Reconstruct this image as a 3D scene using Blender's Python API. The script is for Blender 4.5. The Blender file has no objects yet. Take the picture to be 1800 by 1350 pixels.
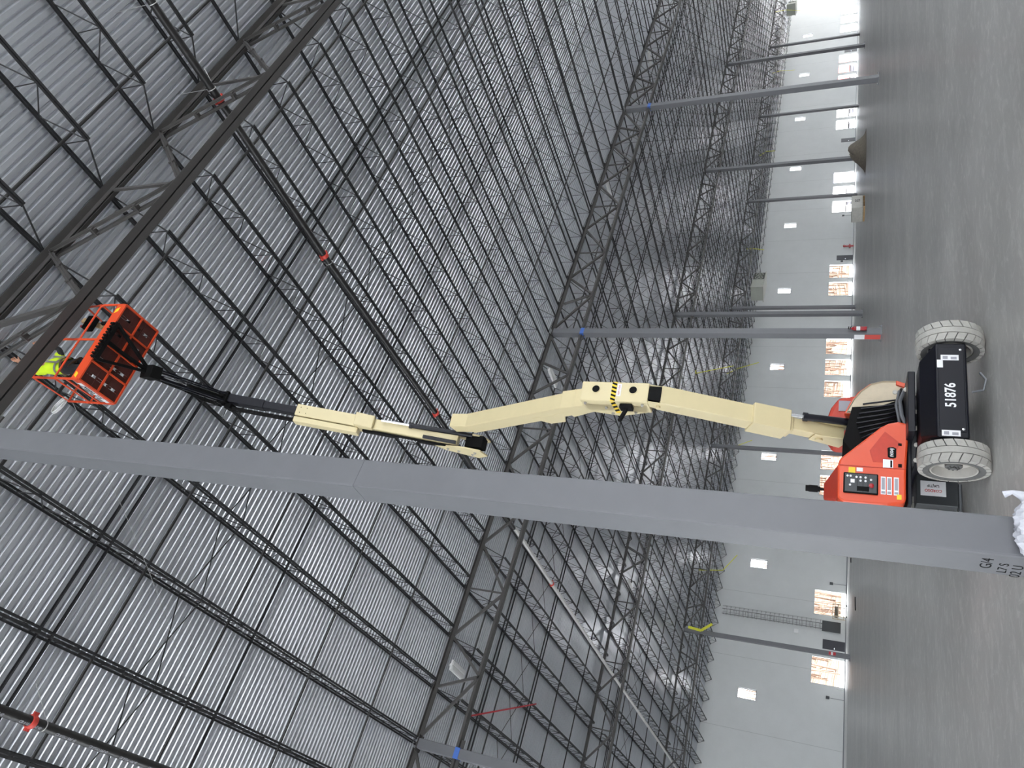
import bpy, bmesh, math, random
from mathutils import Vector, Matrix, Euler
random.seed(7)
SC = bpy.context.scene
COL = SC.collection

# ------------------------------------------------------------------ camera
F_PX, PITCH, ROLL, YAW, EYE = 1280.36, 0.41880, 0.03360, 0.65610, 1.6
def camera_axes():
    up = Vector((math.sin(ROLL)*math.cos(PITCH), math.cos(ROLL)*math.cos(PITCH), -math.sin(PITCH)))
    fw = Vector((0, 0, -1)); fw = (fw - fw.dot(up)*up).normalized(); rt = fw.cross(up)
    Y = math.cos(YAW)*fw - math.sin(YAW)*rt
    X = math.sin(YAW)*fw + math.cos(YAW)*rt
    return Matrix((X, Y, up))
RW = camera_axes()                      # world = RW @ (right, up, back) of the upright view
cx, cy, cz = RW @ Vector((0, -1, 0)), RW @ Vector((1, 0, 0)), RW @ Vector((0, 0, 1))
M = Matrix.Identity(4)
for i in range(3):
    M[i][0], M[i][1], M[i][2] = cx[i], cy[i], cz[i]
M[2][3] = EYE
cam = bpy.data.objects.new('camera', bpy.data.cameras.new('camera'))
COL.objects.link(cam); cam.matrix_world = M
cam.data.sensor_width = 36; cam.data.lens = 36*F_PX/1800
cam.data.clip_start = .05; cam.data.clip_end = 600
SC.camera = cam
MI = M.inverted()
def inview(p, m=60):
    q = MI @ Vector(p)
    if q.z > -.3: return False
    x = 900 + F_PX*q.x/-q.z; y = 675 - F_PX*q.y/-q.z
    return -m < x < 1800+m and -m < y < 1350+m

# ------------------------------------------------------------------ world and light
world = bpy.data.worlds.new('daylight'); SC.world = world; world.use_nodes = True
wn = world.node_tree.nodes; wn.clear()
bg = wn.new('ShaderNodeBackground'); wo = wn.new('ShaderNodeOutputWorld')
bg.inputs[0].default_value = (.92, .96, 1, 1); bg.inputs[1].default_value = 4.6
world.node_tree.links.new(bg.outputs[0], wo.inputs[0])
SC.view_settings.view_transform = 'Standard'; SC.view_settings.look = 'None'
SC.view_settings.gamma = 1; SC.view_settings.use_curve_mapping = False
SC.view_settings.exposure = 1.02
sun = bpy.data.objects.new('sun', bpy.data.lights.new('sun', 'SUN')); COL.objects.link(sun)
sun.data.energy = 30; sun.data.angle = .01; sun.data.color = (1, .95, .88)
sun.rotation_euler = Vector((-.75, .12, -.65)).to_track_quat('-Z', 'Y').to_euler()

# ------------------------------------------------------------------ materials
def srgb(r, g, b):
    f = lambda c: (c/255/12.92) if c/255 < .04045 else ((c/255+.055)/1.055)**2.4
    return (f(r), f(g), f(b), 1)
def mat(name, col, rough=.6, metal=0, noise=0, nscale=3, bump=0, bscale=20, coords='Object', spec=.5, stretch=(1, 1, 1)):
    m = bpy.data.materials.new(name); m.use_nodes = True
    nt = m.node_tree; b = nt.nodes['Principled BSDF']
    b.inputs['Base Color'].default_value = col; b.inputs['Roughness'].default_value = rough
    b.inputs['Metallic'].default_value = metal; b.inputs['Specular IOR Level'].default_value = spec
    if noise or bump:
        tc = nt.nodes.new('ShaderNodeTexCoord'); mp = nt.nodes.new('ShaderNodeMapping')
        mp.inputs['Scale'].default_value = stretch
        nt.links.new(tc.outputs[coords], mp.inputs[0])
    if noise:
        n = nt.nodes.new('ShaderNodeTexNoise'); n.inputs['Scale'].default_value = nscale; n.inputs['Detail'].default_value = 8
        n.inputs['Roughness'].default_value = .65
        nt.links.new(mp.outputs[0], n.inputs[0])
        r = nt.nodes.new('ShaderNodeMapRange'); r.inputs[1].default_value = .3; r.inputs[2].default_value = .7
        r.inputs[3].default_value = 1-noise; r.inputs[4].default_value = 1+noise
        nt.links.new(n.outputs[0], r.inputs[0])
        mx = nt.nodes.new('ShaderNodeVectorMath'); mx.operation = 'SCALE'; mx.inputs[0].default_value = col[:3]
        nt.links.new(r.outputs[0], mx.inputs['Scale']); nt.links.new(mx.outputs[0], b.inputs['Base Color'])
    if bump:
        n2 = nt.nodes.new('ShaderNodeTexNoise'); n2.inputs['Scale'].default_value = bscale; n2.inputs['Detail'].default_value = 6
        nt.links.new(mp.outputs[0], n2.inputs[0])
        bp = nt.nodes.new('ShaderNodeBump'); bp.inputs['Strength'].default_value = bump; bp.inputs['Distance'].default_value = .01
        nt.links.new(n2.outputs[0], bp.inputs['Height']); nt.links.new(bp.outputs[0], b.inputs['Normal'])
    return m
MT = {}
MT['joist'] = mat('joist_primer', srgb(48, 48, 50), .5, 0, .12, 4, spec=.35)
MT['girder'] = mat('girder_primer', srgb(72, 70, 69), .5, 0, .1, 3)
MT['column'] = mat('column_paint', srgb(106, 107, 111), .45, 0, .05, 2.5, .05, 30)
MT['deck'] = mat('galvanized_deck', srgb(214, 217, 223), .31, .72, .06, 5, stretch=(.2, 1, 1))
MT['pipe'] = mat('black_pipe', srgb(34, 33, 33), .4, 0, .2, 4)
MT['coupling'] = mat('coupling_red', srgb(205, 70, 60), .5)
MT['wire'] = mat('galvanized_wire', srgb(190, 190, 190), .35, .6)
MT['palefloor'] = mat('dusty_lit_concrete', srgb(232, 231, 228), .5, 0, .1, 2, stretch=(.3, 1.5, 1))  # dust tone, brightened for light from the dock openings
MT['galv'] = mat('galvanized_pipe', srgb(205, 203, 202), .38, .35)
MT['orange'] = mat('orange_paint', srgb(214, 76, 40), .32, 0, .04, 3)
MT['orange_dull'] = mat('orange_paint_dull', srgb(190, 58, 38), .5, 0, .1, 8)  # darker, duller orange for hood top, recess, seam and rear cowl
MT['floorplate'] = mat('shaded_floor_plate', srgb(74, 34, 30), .7, 0, .2, 12)  # shade under the basket painted into the plate colour
MT['cream'] = mat('cream_paint', srgb(214, 200, 158), .38, 0, .03, 3)
MT['hoodin'] = mat('bare_fibreglass', srgb(198, 184, 160), .6, 0, .08, 6)
MT['black'] = mat('black_paint', srgb(13, 14, 24), .38, 0, .1, 6, spec=.3)
MT['blackm'] = mat('matte_black', srgb(9, 9, 10), .75, spec=.2)
MT['tire'] = mat('grey_rubber', srgb(168, 166, 160), .8, 0, .12, 7, .2, 60)
MT['tiredark'] = mat('dark_rubber_groove', srgb(96, 96, 95), .9, 0, .15, 9)  # darker rubber tone for tyre carcass and hub
MT['rim'] = mat('rim_paint', srgb(175, 172, 165), .5, 0, .08, 9)
MT['chrome'] = mat('chrome', srgb(220, 222, 225), .18, 1)
MT['white'] = mat('white_decal', srgb(228, 228, 230), .5)
MT['decal_grey'] = mat('decal_print', srgb(150, 150, 158), .5)
MT['decal_red'] = mat('decal_red', srgb(190, 40, 50), .5)
MT['yellow'] = mat('yellow_decal', srgb(235, 200, 40), .5)
MT['panel'] = mat('control_panel_face', srgb(52, 55, 58), .45)
MT['hivis'] = mat('hi_vis_fabric', srgb(205, 235, 40), .8)
MT['silver'] = mat('reflective_tape', srgb(160, 160, 160), .35, .3)
MT['trouser'] = mat('dark_work_cloth', srgb(34, 34, 38), .9, 0, .2, 20)
MT['skin'] = mat('skin', srgb(190, 140, 115), .6)
MT['boot'] = mat('boot_leather', srgb(70, 50, 36), .7)
MT['hat'] = mat('hard_hat_plastic', srgb(235, 235, 235), .35)
MT['wood'] = mat('lumber', srgb(180, 150, 110), .8, 0, .15, 6, stretch=(6, 1, 1))
MT['bag'] = mat('woven_bag', srgb(205, 206, 214), .7, 0, .06, 30, .3, 90)
MT['green'] = mat('green_print', srgb(30, 70, 62), .6)
MT['bluetape'] = mat('blue_tape', srgb(70, 110, 190), .6)
MT['red'] = mat('extinguisher_red', srgb(160, 25, 35), .3)
MT['yellowtape'] = mat('caution_tape', srgb(215, 215, 60), .6)
MT['fixture'] = mat('fixture_white', srgb(225, 225, 225), .4)
MT['heater'] = mat('heater_cabinet', srgb(165, 168, 158), .5, 0, .06, 4)
MT['grille'] = mat('heater_grille', srgb(45, 48, 42), .6)
MT['dirt'] = mat('dirt', srgb(120, 112, 100), .95, 0, .25, 5, .6, 8)
MT['plastic'] = mat('plastic_sheet', srgb(170, 168, 160), .4, 0, .1, 6, .5, 12)
MT['door'] = mat('door_paint_dark', srgb(52, 52, 60), .5)
MT['ladder'] = mat('galvanized_ladder', srgb(120, 120, 120), .5, .3)
MT['edge'] = mat('steel_edge', srgb(110, 112, 116), .4, .5)
MT['snow'] = mat('outside_ground', srgb(225, 225, 228), .9, 0, .1, .5)
MT['bark'] = mat('bare_tree_bark', srgb(84, 66, 54), .9, 0, .25, 3)
MT['hill'] = mat('leaf_litter', srgb(104, 84, 70), .95, 0, .25, .6)
MT['trailer'] = mat('white_trailer', srgb(235, 236, 240), .5)
MT['bldg'] = mat('pale_cladding', srgb(200, 205, 215), .6)
MT['blue'] = mat('blue_paint', srgb(90, 120, 190), .5)
MT['lens'] = mat('lamp_lens', srgb(60, 60, 62), .3)

def wall_material():
    m = mat('precast_wall_paint', srgb(205, 207, 207), .7, 0, .035, .5)
    nt = m.node_tree; b = nt.nodes['Principled BSDF']
    src = b.inputs['Base Color'].links[0].from_socket
    tc = nt.nodes.new('ShaderNodeTexCoord'); sp = nt.nodes.new('ShaderNodeSeparateXYZ')
    nt.links.new(tc.outputs['Object'], sp.inputs[0])
    def line(sock, period, offset, half):
        a = nt.nodes.new('ShaderNodeMath'); a.operation = 'ADD'; a.inputs[1].default_value = offset; nt.links.new(sock, a.inputs[0])
        p = nt.nodes.new('ShaderNodeMath'); p.operation = 'PINGPONG'; p.inputs[1].default_value = period/2; nt.links.new(a.outputs[0], p.inputs[0])
        l = nt.nodes.new('ShaderNodeMath'); l.operation = 'LESS_THAN'; l.inputs[1].default_value = half; nt.links.new(p.outputs[0], l.inputs[0])
        return l.outputs[0]
    a = line(sp.outputs[0], 6.73, -18.3+6.73*20, .02)
    mx = nt.nodes.new('ShaderNodeMix'); mx.data_type = 'RGBA'
    mx.inputs[7].default_value = srgb(178, 180, 180)
    nt.links.new(a, mx.inputs[0]); nt.links.new(src, mx.inputs[6]); nt.links.new(mx.outputs[2], b.inputs['Base Color'])
    return m
MT['wall'] = wall_material()

def floor_material():
    m = bpy.data.materials.new('trowelled_concrete'); m.use_nodes = True
    nt = m.node_tree; b = nt.nodes['Principled BSDF']; N = nt.nodes; L = nt.links
    tc = N.new('ShaderNodeTexCoord')
    def noise(scale, detail, rough, stretch=(1, 1, 1), dist=0):
        mp = N.new('ShaderNodeMapping'); mp.inputs['Scale'].default_value = stretch; L.new(tc.outputs['Object'], mp.inputs[0])
        n = N.new('ShaderNodeTexNoise'); n.inputs['Scale'].default_value = scale; n.inputs['Detail'].default_value = detail
        n.inputs['Roughness'].default_value = rough; n.inputs['Distortion'].default_value = dist; L.new(mp.outputs[0], n.inputs[0])
        return n.outputs[0]
    n1 = noise(.35, 6, .6); n2 = noise(3.2, 10, .75, (1, 1.8, 1), .6); n3 = noise(.12, 4, .5, (1, 5, 1))
    def mr(s, a, b_, c, d):
        r = N.new('ShaderNodeMapRange'); r.inputs[1].default_value = a; r.inputs[2].default_value = b_; r.inputs[3].default_value = c; r.inputs[4].default_value = d
        L.new(s, r.inputs[0]); return r.outputs[0]
    def mul(a, c):
        x = N.new('ShaderNodeMath'); x.operation = 'MULTIPLY'; L.new(a, x.inputs[0]); L.new(c, x.inputs[1]); return x.outputs[0]
    n4 = noise(7, 12, .8, (1.6, .35, 1), 1.2); n5 = noise(11, 8, .8, (.25, 2.2, 1), .8)
    f = mul(mul(mr(n1, .35, .65, .84, 1.12), mr(n2, .5, .72, .95, 1.35)), mul(mr(n3, .3, .7, .9, 1.1), mul(mr(n4, .56, .74, .97, 1.45), mr(n5, .56, .74, .98, 1.4))))
    vm = N.new('ShaderNodeVectorMath'); vm.operation = 'SCALE'; vm.inputs[0].default_value = srgb(194, 192, 188)[:3]
    L.new(f, vm.inputs['Scale']); L.new(vm.outputs[0], b.inputs['Base Color'])
    L.new(mr(n1, .3, .7, .32, .46), b.inputs['Roughness'])
    return m
MT['floor'] = floor_material()

# ------------------------------------------------------------------ builders
def parent_to(o, parent):
    if parent is not None: o.parent = parent
def world_of(o):
    m = Matrix.Identity(4)
    while o is not None:
        m = o.matrix_basis @ m; o = o.parent
    return m
class MB:
    def __init__(s): s.v, s.f, s.mi = [], [], []; s.k = 0
    def add(s, vs, fs, k=None):
        n = len(s.v); s.v += [Vector(v) for v in vs]; s.f += [tuple(i+n for i in f) for f in fs]
        s.mi += [s.k if k is None else k]*len(fs); return s
    def box(s, c, d, rot=None, k=None):
        c = Vector(c); vs = []
        for x in (-.5, .5):
            for y in (-.5, .5):
                for z in (-.5, .5):
                    p = Vector((x*d[0], y*d[1], z*d[2]))
                    if rot is not None: p = rot @ p
                    vs.append(c+p)
        return s.add(vs, [(0, 1, 3, 2), (4, 6, 7, 5), (0, 4, 5, 1), (2, 3, 7, 6), (0, 2, 6, 4), (1, 5, 7, 3)], k)
    def lohi(s, a, b, k=None):
        a, b = Vector(a), Vector(b); return s.box((a+b)/2, b-a, None, k)
    def bar(s, p0, p1, w, h, side=None, k=None, w1=None, h1=None):
        """rectangular bar; w along side vector, h across it"""
        p0, p1 = Vector(p0), Vector(p1); d = (p1-p0).normalized()
        if side is None:
            side = Vector((0, 0, 1)).cross(d)
            if side.length < 1e-4: side = Vector((1, 0, 0))
        side = Vector(side); side = (side - side.dot(d)*d).normalized(); up = d.cross(side)
        w1 = w if w1 is None else w1; h1 = h if h1 is None else h1; vs = []
        for p, ww, hh in ((p0, w, h), (p1, w1, h1)):
            for a, b in ((-.5, -.5), (.5, -.5), (.5, .5), (-.5, .5)): vs.append(p+side*a*ww+up*b*hh)
        return s.add(vs, [(3, 2, 1, 0), (4, 5, 6, 7), (0, 1, 5, 4), (1, 2, 6, 5), (2, 3, 7, 6), (3, 0, 4, 7)], k)
    def tube(s, pts, r, n=8, k=None, cap=True):
        pts = [Vector(p) for p in pts]; rs = r if isinstance(r, (list, tuple)) else [r]*len(pts)
        vs = []; last = None
        for i, p in enumerate(pts):
            d = (pts[min(i+1, len(pts)-1)]-pts[max(i-1, 0)]).normalized()
            a = last if last is not None else (Vector((0, 0, 1)) if abs(d.z) < .9 else Vector((1, 0, 0)))
            a = (a - a.dot(d)*d).normalized(); last = a; b = d.cross(a)
            for j in range(n):
                t = 2*math.pi*j/n; vs.append(p+(a*math.cos(t)+b*math.sin(t))*rs[i])
        fs = []
        for i in range(len(pts)-1):
            for j in range(n):
                fs.append((i*n+j, i*n+(j+1) % n, (i+1)*n+(j+1) % n, (i+1)*n+j))
        if cap: fs += [tuple(range(n-1, -1, -1)), tuple((len(pts)-1)*n+j for j in range(n))]
        return s.add(vs, fs, k)
    def lathe(s, c, axis, prof, n=32, k=None):
        """prof: list of (radius, height along axis)"""
        c = Vector(c); ax = Vector(axis).normalized(); a = Vector((0, 0, 1)) if abs(ax.z) < .9 else Vector((1, 0, 0))
        a = (a-a.dot(ax)*ax).normalized(); b = ax.cross(a); vs = []
        for r, h in prof:
            for j in range(n):
                t = 2*math.pi*j/n; vs.append(c+ax*h+(a*math.cos(t)+b*math.sin(t))*max(r, 1e-4))
        fs = [(i*n+j, i*n+(j+1) % n, (i+1)*n+(j+1) % n, (i+1)*n+j) for i in range(len(prof)-1) for j in range(n)]
        return s.add(vs, fs, k)
    def prism(s, pts, off, k=None):
        """closed polygon (3-D points) extruded by off"""
        pts = [Vector(p) for p in pts]; off = Vector(off); n = len(pts)
        return s.add(pts+[p+off for p in pts], [tuple(range(n)), tuple(range(2*n-1, n-1, -1))]+[(i, i+n, (i+1) % n+n, (i+1) % n) for i in range(n)], k)
    def build(s, name, m, parent=None, smooth=False, bevel=0, tf=None, fix=True):
        """tf: matrix that turns the collected coordinates into the parent's frame"""
        me = bpy.data.meshes.new(name)
        vs = [tf @ v for v in s.v] if tf is not None else s.v
        me.from_pydata([tuple(v) for v in vs], [], s.f)
        for x in (m if isinstance(m, (list, tuple)) else [m]): me.materials.append(MT[x])
        me.polygons.foreach_set('material_index', s.mi)
        if fix:
            bm = bmesh.new(); bm.from_mesh(me); bmesh.ops.recalc_face_normals(bm, faces=bm.faces); bm.to_mesh(me); bm.free()
        if smooth:
            me.polygons.foreach_set('use_smooth', [True]*len(me.polygons)); me.set_sharp_from_angle(angle=math.radians(35))
        o = bpy.data.objects.new(name, me); COL.objects.link(o); parent_to(o, parent)
        if bevel:
            b = o.modifiers.new('bevel', 'BEVEL'); b.width = bevel; b.segments = 2; b.limit_method = 'ANGLE'
        return o
def tag(o, label=None, cat=None, group=None, kind=None):
    if label: o['label'] = label
    if cat: o['category'] = cat
    if group: o['group'] = group
    if kind: o['kind'] = kind
    return o
def empty(name, loc, rz=0, label=None, cat=None, group=None, kind=None):
    e = bpy.data.objects.new(name, None); COL.objects.link(e); e.location = loc; e.rotation_euler = (0, 0, rz)
    e.empty_display_size = .2
    return tag(e, label, cat, group, kind)
def text_mesh(name, txt, size, m, mtx, parent=None, depth=.0015, squeeze=1.0, tf=None, shear=0, bold=0):
    """lettering as a mesh; mtx places text plane (x right, y up, z out)"""
    c = bpy.data.curves.new(name, 'FONT'); c.body = txt; c.size = size; c.extrude = depth
    c.align_x = 'CENTER'; c.align_y = 'CENTER'; c.shear = shear; c.offset = bold; c.resolution_u = 3
    o = bpy.data.objects.new(name, c); COL.objects.link(o)
    bpy.context.view_layer.update()
    me = bpy.data.meshes.new_from_object(o)
    bpy.data.objects.remove(o); bpy.data.curves.remove(c)
    me.name = name
    sq = Matrix.Diagonal((squeeze, 1, 1, 1))
    me.transform((tf @ mtx if tf is not None else mtx) @ sq)
    me.materials.clear(); me.materials.append(MT[m])
    o = bpy.data.objects.new(name, me); COL.objects.link(o); parent_to(o, parent); return o
def frame_mtx(o, x, y, z=None):
    x = Vector(x).normalized(); y = Vector(y); y = (y-y.dot(x)*x).normalized(); z = x.cross(y)
    m = Matrix.Identity(4)
    for i in range(3): m[i][0], m[i][1], m[i][2], m[i][3] = x[i], y[i], z[i], o[i]
    return m
def copy_thing(o, loc, label=None, group=None):
    c = o.copy(); COL.objects.link(c); c.location = loc
    if label: c['label'] = label
    if group: c['group'] = group
    for ch in list(o.children):
        d = ch.copy(); COL.objects.link(d); d.parent = c
        for g in list(ch.children):
            e = g.copy(); COL.objects.link(e); e.parent = d
    return c
def interp(x, xs, ys):
    if x <= xs[0]: return ys[0]+(x-xs[0])*(ys[1]-ys[0])/(xs[1]-xs[0])
    for i in range(len(xs)-1):
        if x <= xs[i+1]: return ys[i]+(x-xs[i])*(ys[i+1]-ys[i])/(xs[i+1]-xs[i])
    return ys[-1]+(x-xs[-1])*(ys[-1]-ys[-2])/(xs[-1]-xs[-2])

# ------------------------------------------------------------------ grid of the hall
X0, DX = 3.34, 18.685
JS = DX/10
GY = [-13., 5.72, 24.46, 43.02, 61.78]
YW = 75.17
GB = [13.4, 13.0, 12.64, 12.25, 11.28]                      # girder bottom chord height
def zj(Y): return interp(Y, [-13, 5.72, 24.46, 43.02, 61.78, 75.17], [15.85, 15.12, 14.36, 13.85, 12.93, 12.35])
DK = .06                                                     # deck underside above joist top
XL, XR = -30., 172.

# floor
fb = MB(); fb.lohi((XL-6, -26, -.3), (XR, YW+.2, 0))
tag(fb.build('floor', 'floor'), kind='structure')

# corrugated roof deck: real ribs running along X
def deck():
    mb = MB(); P = .166; Y = -25; xs = [XL, XR]; prof = []
    while Y < YW+.2:
        z = zj(Y)+DK
        prof += [(Y, z), (Y+.088, z-.003), (Y+.113, z+.036), (Y+.141, z+.036)]
        Y += P
    for y, z in prof:
        mb.v += [Vector((XL, y, z)), Vector((XR, y, z))]
    for i in range(len(prof)-1):
        mb.f.append((2*i, 2*i+1, 2*i+3, 2*i+2)); mb.mi.append(0)
    o = mb.build('ceiling', 'deck', fix=False)
    tag(o, kind='structure')
deck()

# far wall with openings
DOCK = [25.07, 31.8, 45.3, 48.6, 58.75, 62.15, 65.5, 75.65, 79.0, 92.5, 95.9, 99.25, 112.9, 116.2, 126.2, 129.6, 132.9, 143.2, 146.5, 149.8]
WIN = [21.65+13.46*k for k in range(10)]
MAN = [(81.6, .9, 2.1), (108.6, .9, 2.1), (135.3, .9, 2.1), (27.64, .92, 2.05)]
def far_wall():
    holes = [(x-1.3, x+1.3, 0, 2.95) for x in DOCK]+[(x-.5, x+.5, 7.63, 9.35) for x in WIN]
    xs = sorted({XL, XR}|{h[0] for h in holes}|{h[1] for h in holes}); zs = [0, 2.95, 7.63, 9.35, 13.0]
    mb = MB(); T = .24
    for i in range(len(xs)-1):
        xm = (xs[i]+xs[i+1])/2; run = []
        for j in range(len(zs)-1):
            zm = (zs[j]+zs[j+1])/2
            if any(h[0] < xm < h[1] and h[2] < zm < h[3] for h in holes):
                if run: mb.lohi((xs[i], YW, run[0]), (xs[i+1], YW+T, run[1])); run = []
            else:
                run = [run[0], zs[j+1]] if run else [zs[j], zs[j+1]]
        if run: mb.lohi((xs[i], YW, run[0]), (xs[i+1], YW+T, run[1]))
    tag(mb.build('wall_far', 'wall'), kind='structure')
    n = 1
    for x in WIN:
        f = MB()
        for a, b in (((x-.5, YW+.08, 7.63), (x-.44, YW+.16, 9.35)), ((x+.44, YW+.08, 7.63), (x+.5, YW+.16, 9.35)), ((x-.5, YW+.08, 7.63), (x+.5, YW+.16, 7.69)), ((x-.5, YW+.08, 9.29), (x+.5, YW+.16, 9.35))): f.lohi(a, b)
        w = f.build('window_%d' % n, 'edge'); tag(w, kind='structure'); n += 1
    n = 1
    for x in DOCK:                                            # open dock door: steel jambs and head angle, lowered sill plate
        f = MB()
        for sx in (-1, 1):
            f.lohi((x+sx*1.3-.05, YW-.03, 0), (x+sx*1.3+.05, YW+.02, 3.0))
            f.lohi((x+sx*1.3-.04+sx*.12, YW-.10, .2), (x+sx*1.3+.04+sx*.12, YW, .7))
        f.lohi((x-1.35, YW-.03, 2.93), (x+1.35, YW+.02, 3.02))
        tag(f.build('door_%d' % n, 'wall'), kind='structure'); n += 1
    for x, w, h in MAN:
        f = MB(); f.lohi((x-w/2, YW-.05, .01), (x+w/2, YW-.001, h))
        d = f.build('door_%d' % n, 'door'); tag(d, kind='structure'); n += 1
        g = MB(); g.lohi((x-w/2+.06, YW-.11, 1.0), (x-w/2+.2, YW-.05, 1.04)); g.build('door_handle', 'chrome', d)
far_wall()
# pale strip of slab edge at the foot of the wall
t = MB(); t.lohi((XL, YW-.06, 0), (XR, YW-.001, .1)); tag(t.build('baseboard_far', 'edge'), kind='structure')
# dusty slab along the far wall, light from the openings painted into its colour
t = MB(); t.lohi((XL, 66.5, .0), (XR, YW-.06, .006)); tag(t.build('trim_lit_strip', 'palefloor'), kind='structure')
# unseen wall behind the camera, openings added and sized to let light in
t = MB(); xs_ = [XL]
for k in range(13): xs_ += [-30+15*k, -19+15*k]
for a, b in zip(xs_[::2], xs_[1::2]): t.lohi((a, -25, 0), (b-11, -24.8, 17)); t.lohi((b-11, -25, 7.5), (b, -24.8, 17))
t.lohi((xs_[-1], -25, 0), (XR, -24.8, 17)); tag(t.build('wall_near_unseen', 'wall'), kind='structure')


t = MB(); t.lohi((XR, -24.8, 7), (XR+.2, YW, 17)); tag(t.build('wall_right_unseen', 'wall'), kind='structure')  # unseen header added to limit daylight, right end open below it
t = MB(); t.lohi((XL-.2, -24.8, 6.5), (XL, YW, 17)); tag(t.build('wall_left_unseen', 'wall'), kind='structure')  # unseen upper wall added to cut side light from the open left end
# ------------------------------------------------------------------ columns
def column_mb(w, z1, base=True):
    mb = MB(); mb.lohi((-w/2, -w/2, .02 if base else 0), (w/2, w/2, z1)); return mb
def column(x, y, w, z1, label, zg, group=None, wrap=False):
    e = empty('steel_column', (x, y, 0), 0, label, 'column', group)
    column_mb(w, z1).build('shaft', 'column', e, bevel=.02)
    b = MB(); b.lohi((-w/2-.09, -w/2-.09, 0), (w/2+.09, w/2+.09, .03))
    for sx in (-1, 1):
        for sy in (-1, 1): b.tube([(sx*(w/2+.055), sy*(w/2+.055), .02), (sx*(w/2+.055), sy*(w/2+.055), .1)], .014, 6)
    b.build('base_plate', 'edge', e)
    c = MB(); c.lohi((-w/2-.1, -w/2-.03, z1), (w/2+.1, w/2+.03, z1+.03))
    c.lohi((-w/2-.28, -.012, zg-.13), (w/2+.28, .012, zg+.13))
    c.build('cap_plate', 'girder', e)
    if wrap:
        q = MB(); h = w/2+.012; q.lohi((-h, -h, zg-.10), (h, h, zg+.08)); tag(q.build('blue_tape_wrap', 'bluetape', e), 'blue masking tape band')
    return e
CW = .32
near_col = column(3.13, 5.86, .335, 14.55, 'tall grey square steel column, nearest, crossing the whole picture', GB[1])
# weld seam, chalk and scribbled marks on the near column
s = MB(); s.lohi((-.1685, -.1700, 6.2), (.1685, -.1676, 6.204)); s.lohi((-.1700, -.1685, 6.2), (-.1676, .1685, 6.204)); s.build('weld_seam', 'edge', near_col)
for ci, (dy, z, tx, sz) in enumerate(((-.01, .53, 'G/4', .11), (.04, .42, 'L7 S', .09), (.07, .33, '02 U', .10))):
    text_mesh('marker_note', tx, sz, 'blackm', frame_mtx(Vector((-.1686, dy, z)), (0, -1, 0), (0, 0, 1)), near_col, .0005)
place = {2: 'second', 3: 'third', 4: 'fourth'}
col_labels = {
 (2, 0): 'grey steel column top with blue tape on the left, behind the near column',
 (2, 1): 'grey steel column behind the lift with a red extinguisher on its foot',
 (2, 2): 'grey steel column right of the lift with blue tape near its top',
 (2, 3): 'grey steel column on the second girder line, right edge of the hall',
 (3, 1): 'slim grey column just behind the lift on the third girder line',
 (3, 2): 'slim dark column just right of the red-extinguisher column, nearer of that close pair',
 (3, 3): 'slim column standing behind the dirt pile',
 (3, 4): 'pale column between the tall blue-taped column and the right edge',
 (4, 1): 'slim dark column by the caged ladder with a small sign at its foot',
 (4, 2): 'thin dark column whose foot is hidden by the orange lift hood',
 (4, 3): 'thin dark column right of the extinguisher column, farther of the close pair',
 (4, 4): 'thin pale column beside the plastic-wrapped crate',
 (4, 5): 'thin pale column between the dirt pile and the large right column',
 (4, 6): 'thin pale column in front of the rightmost triple dock openings',
}
for gi in (2, 3, 4):
    for j in range(0, 8):
        x = X0+DX*j; y = GY[gi]
        if not any(inview((x, y, z), 5) for z in (0, 3, 6, 9, 12, 13.5)): continue
        lab = col_labels.get((gi, j), 'thin grey column on the %s girder line, number %d from the left end' % (place[gi], j+1))
        column(x, y, CW, zj(y)-.25, lab, GB[gi], None, wrap=(gi == 2))

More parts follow.
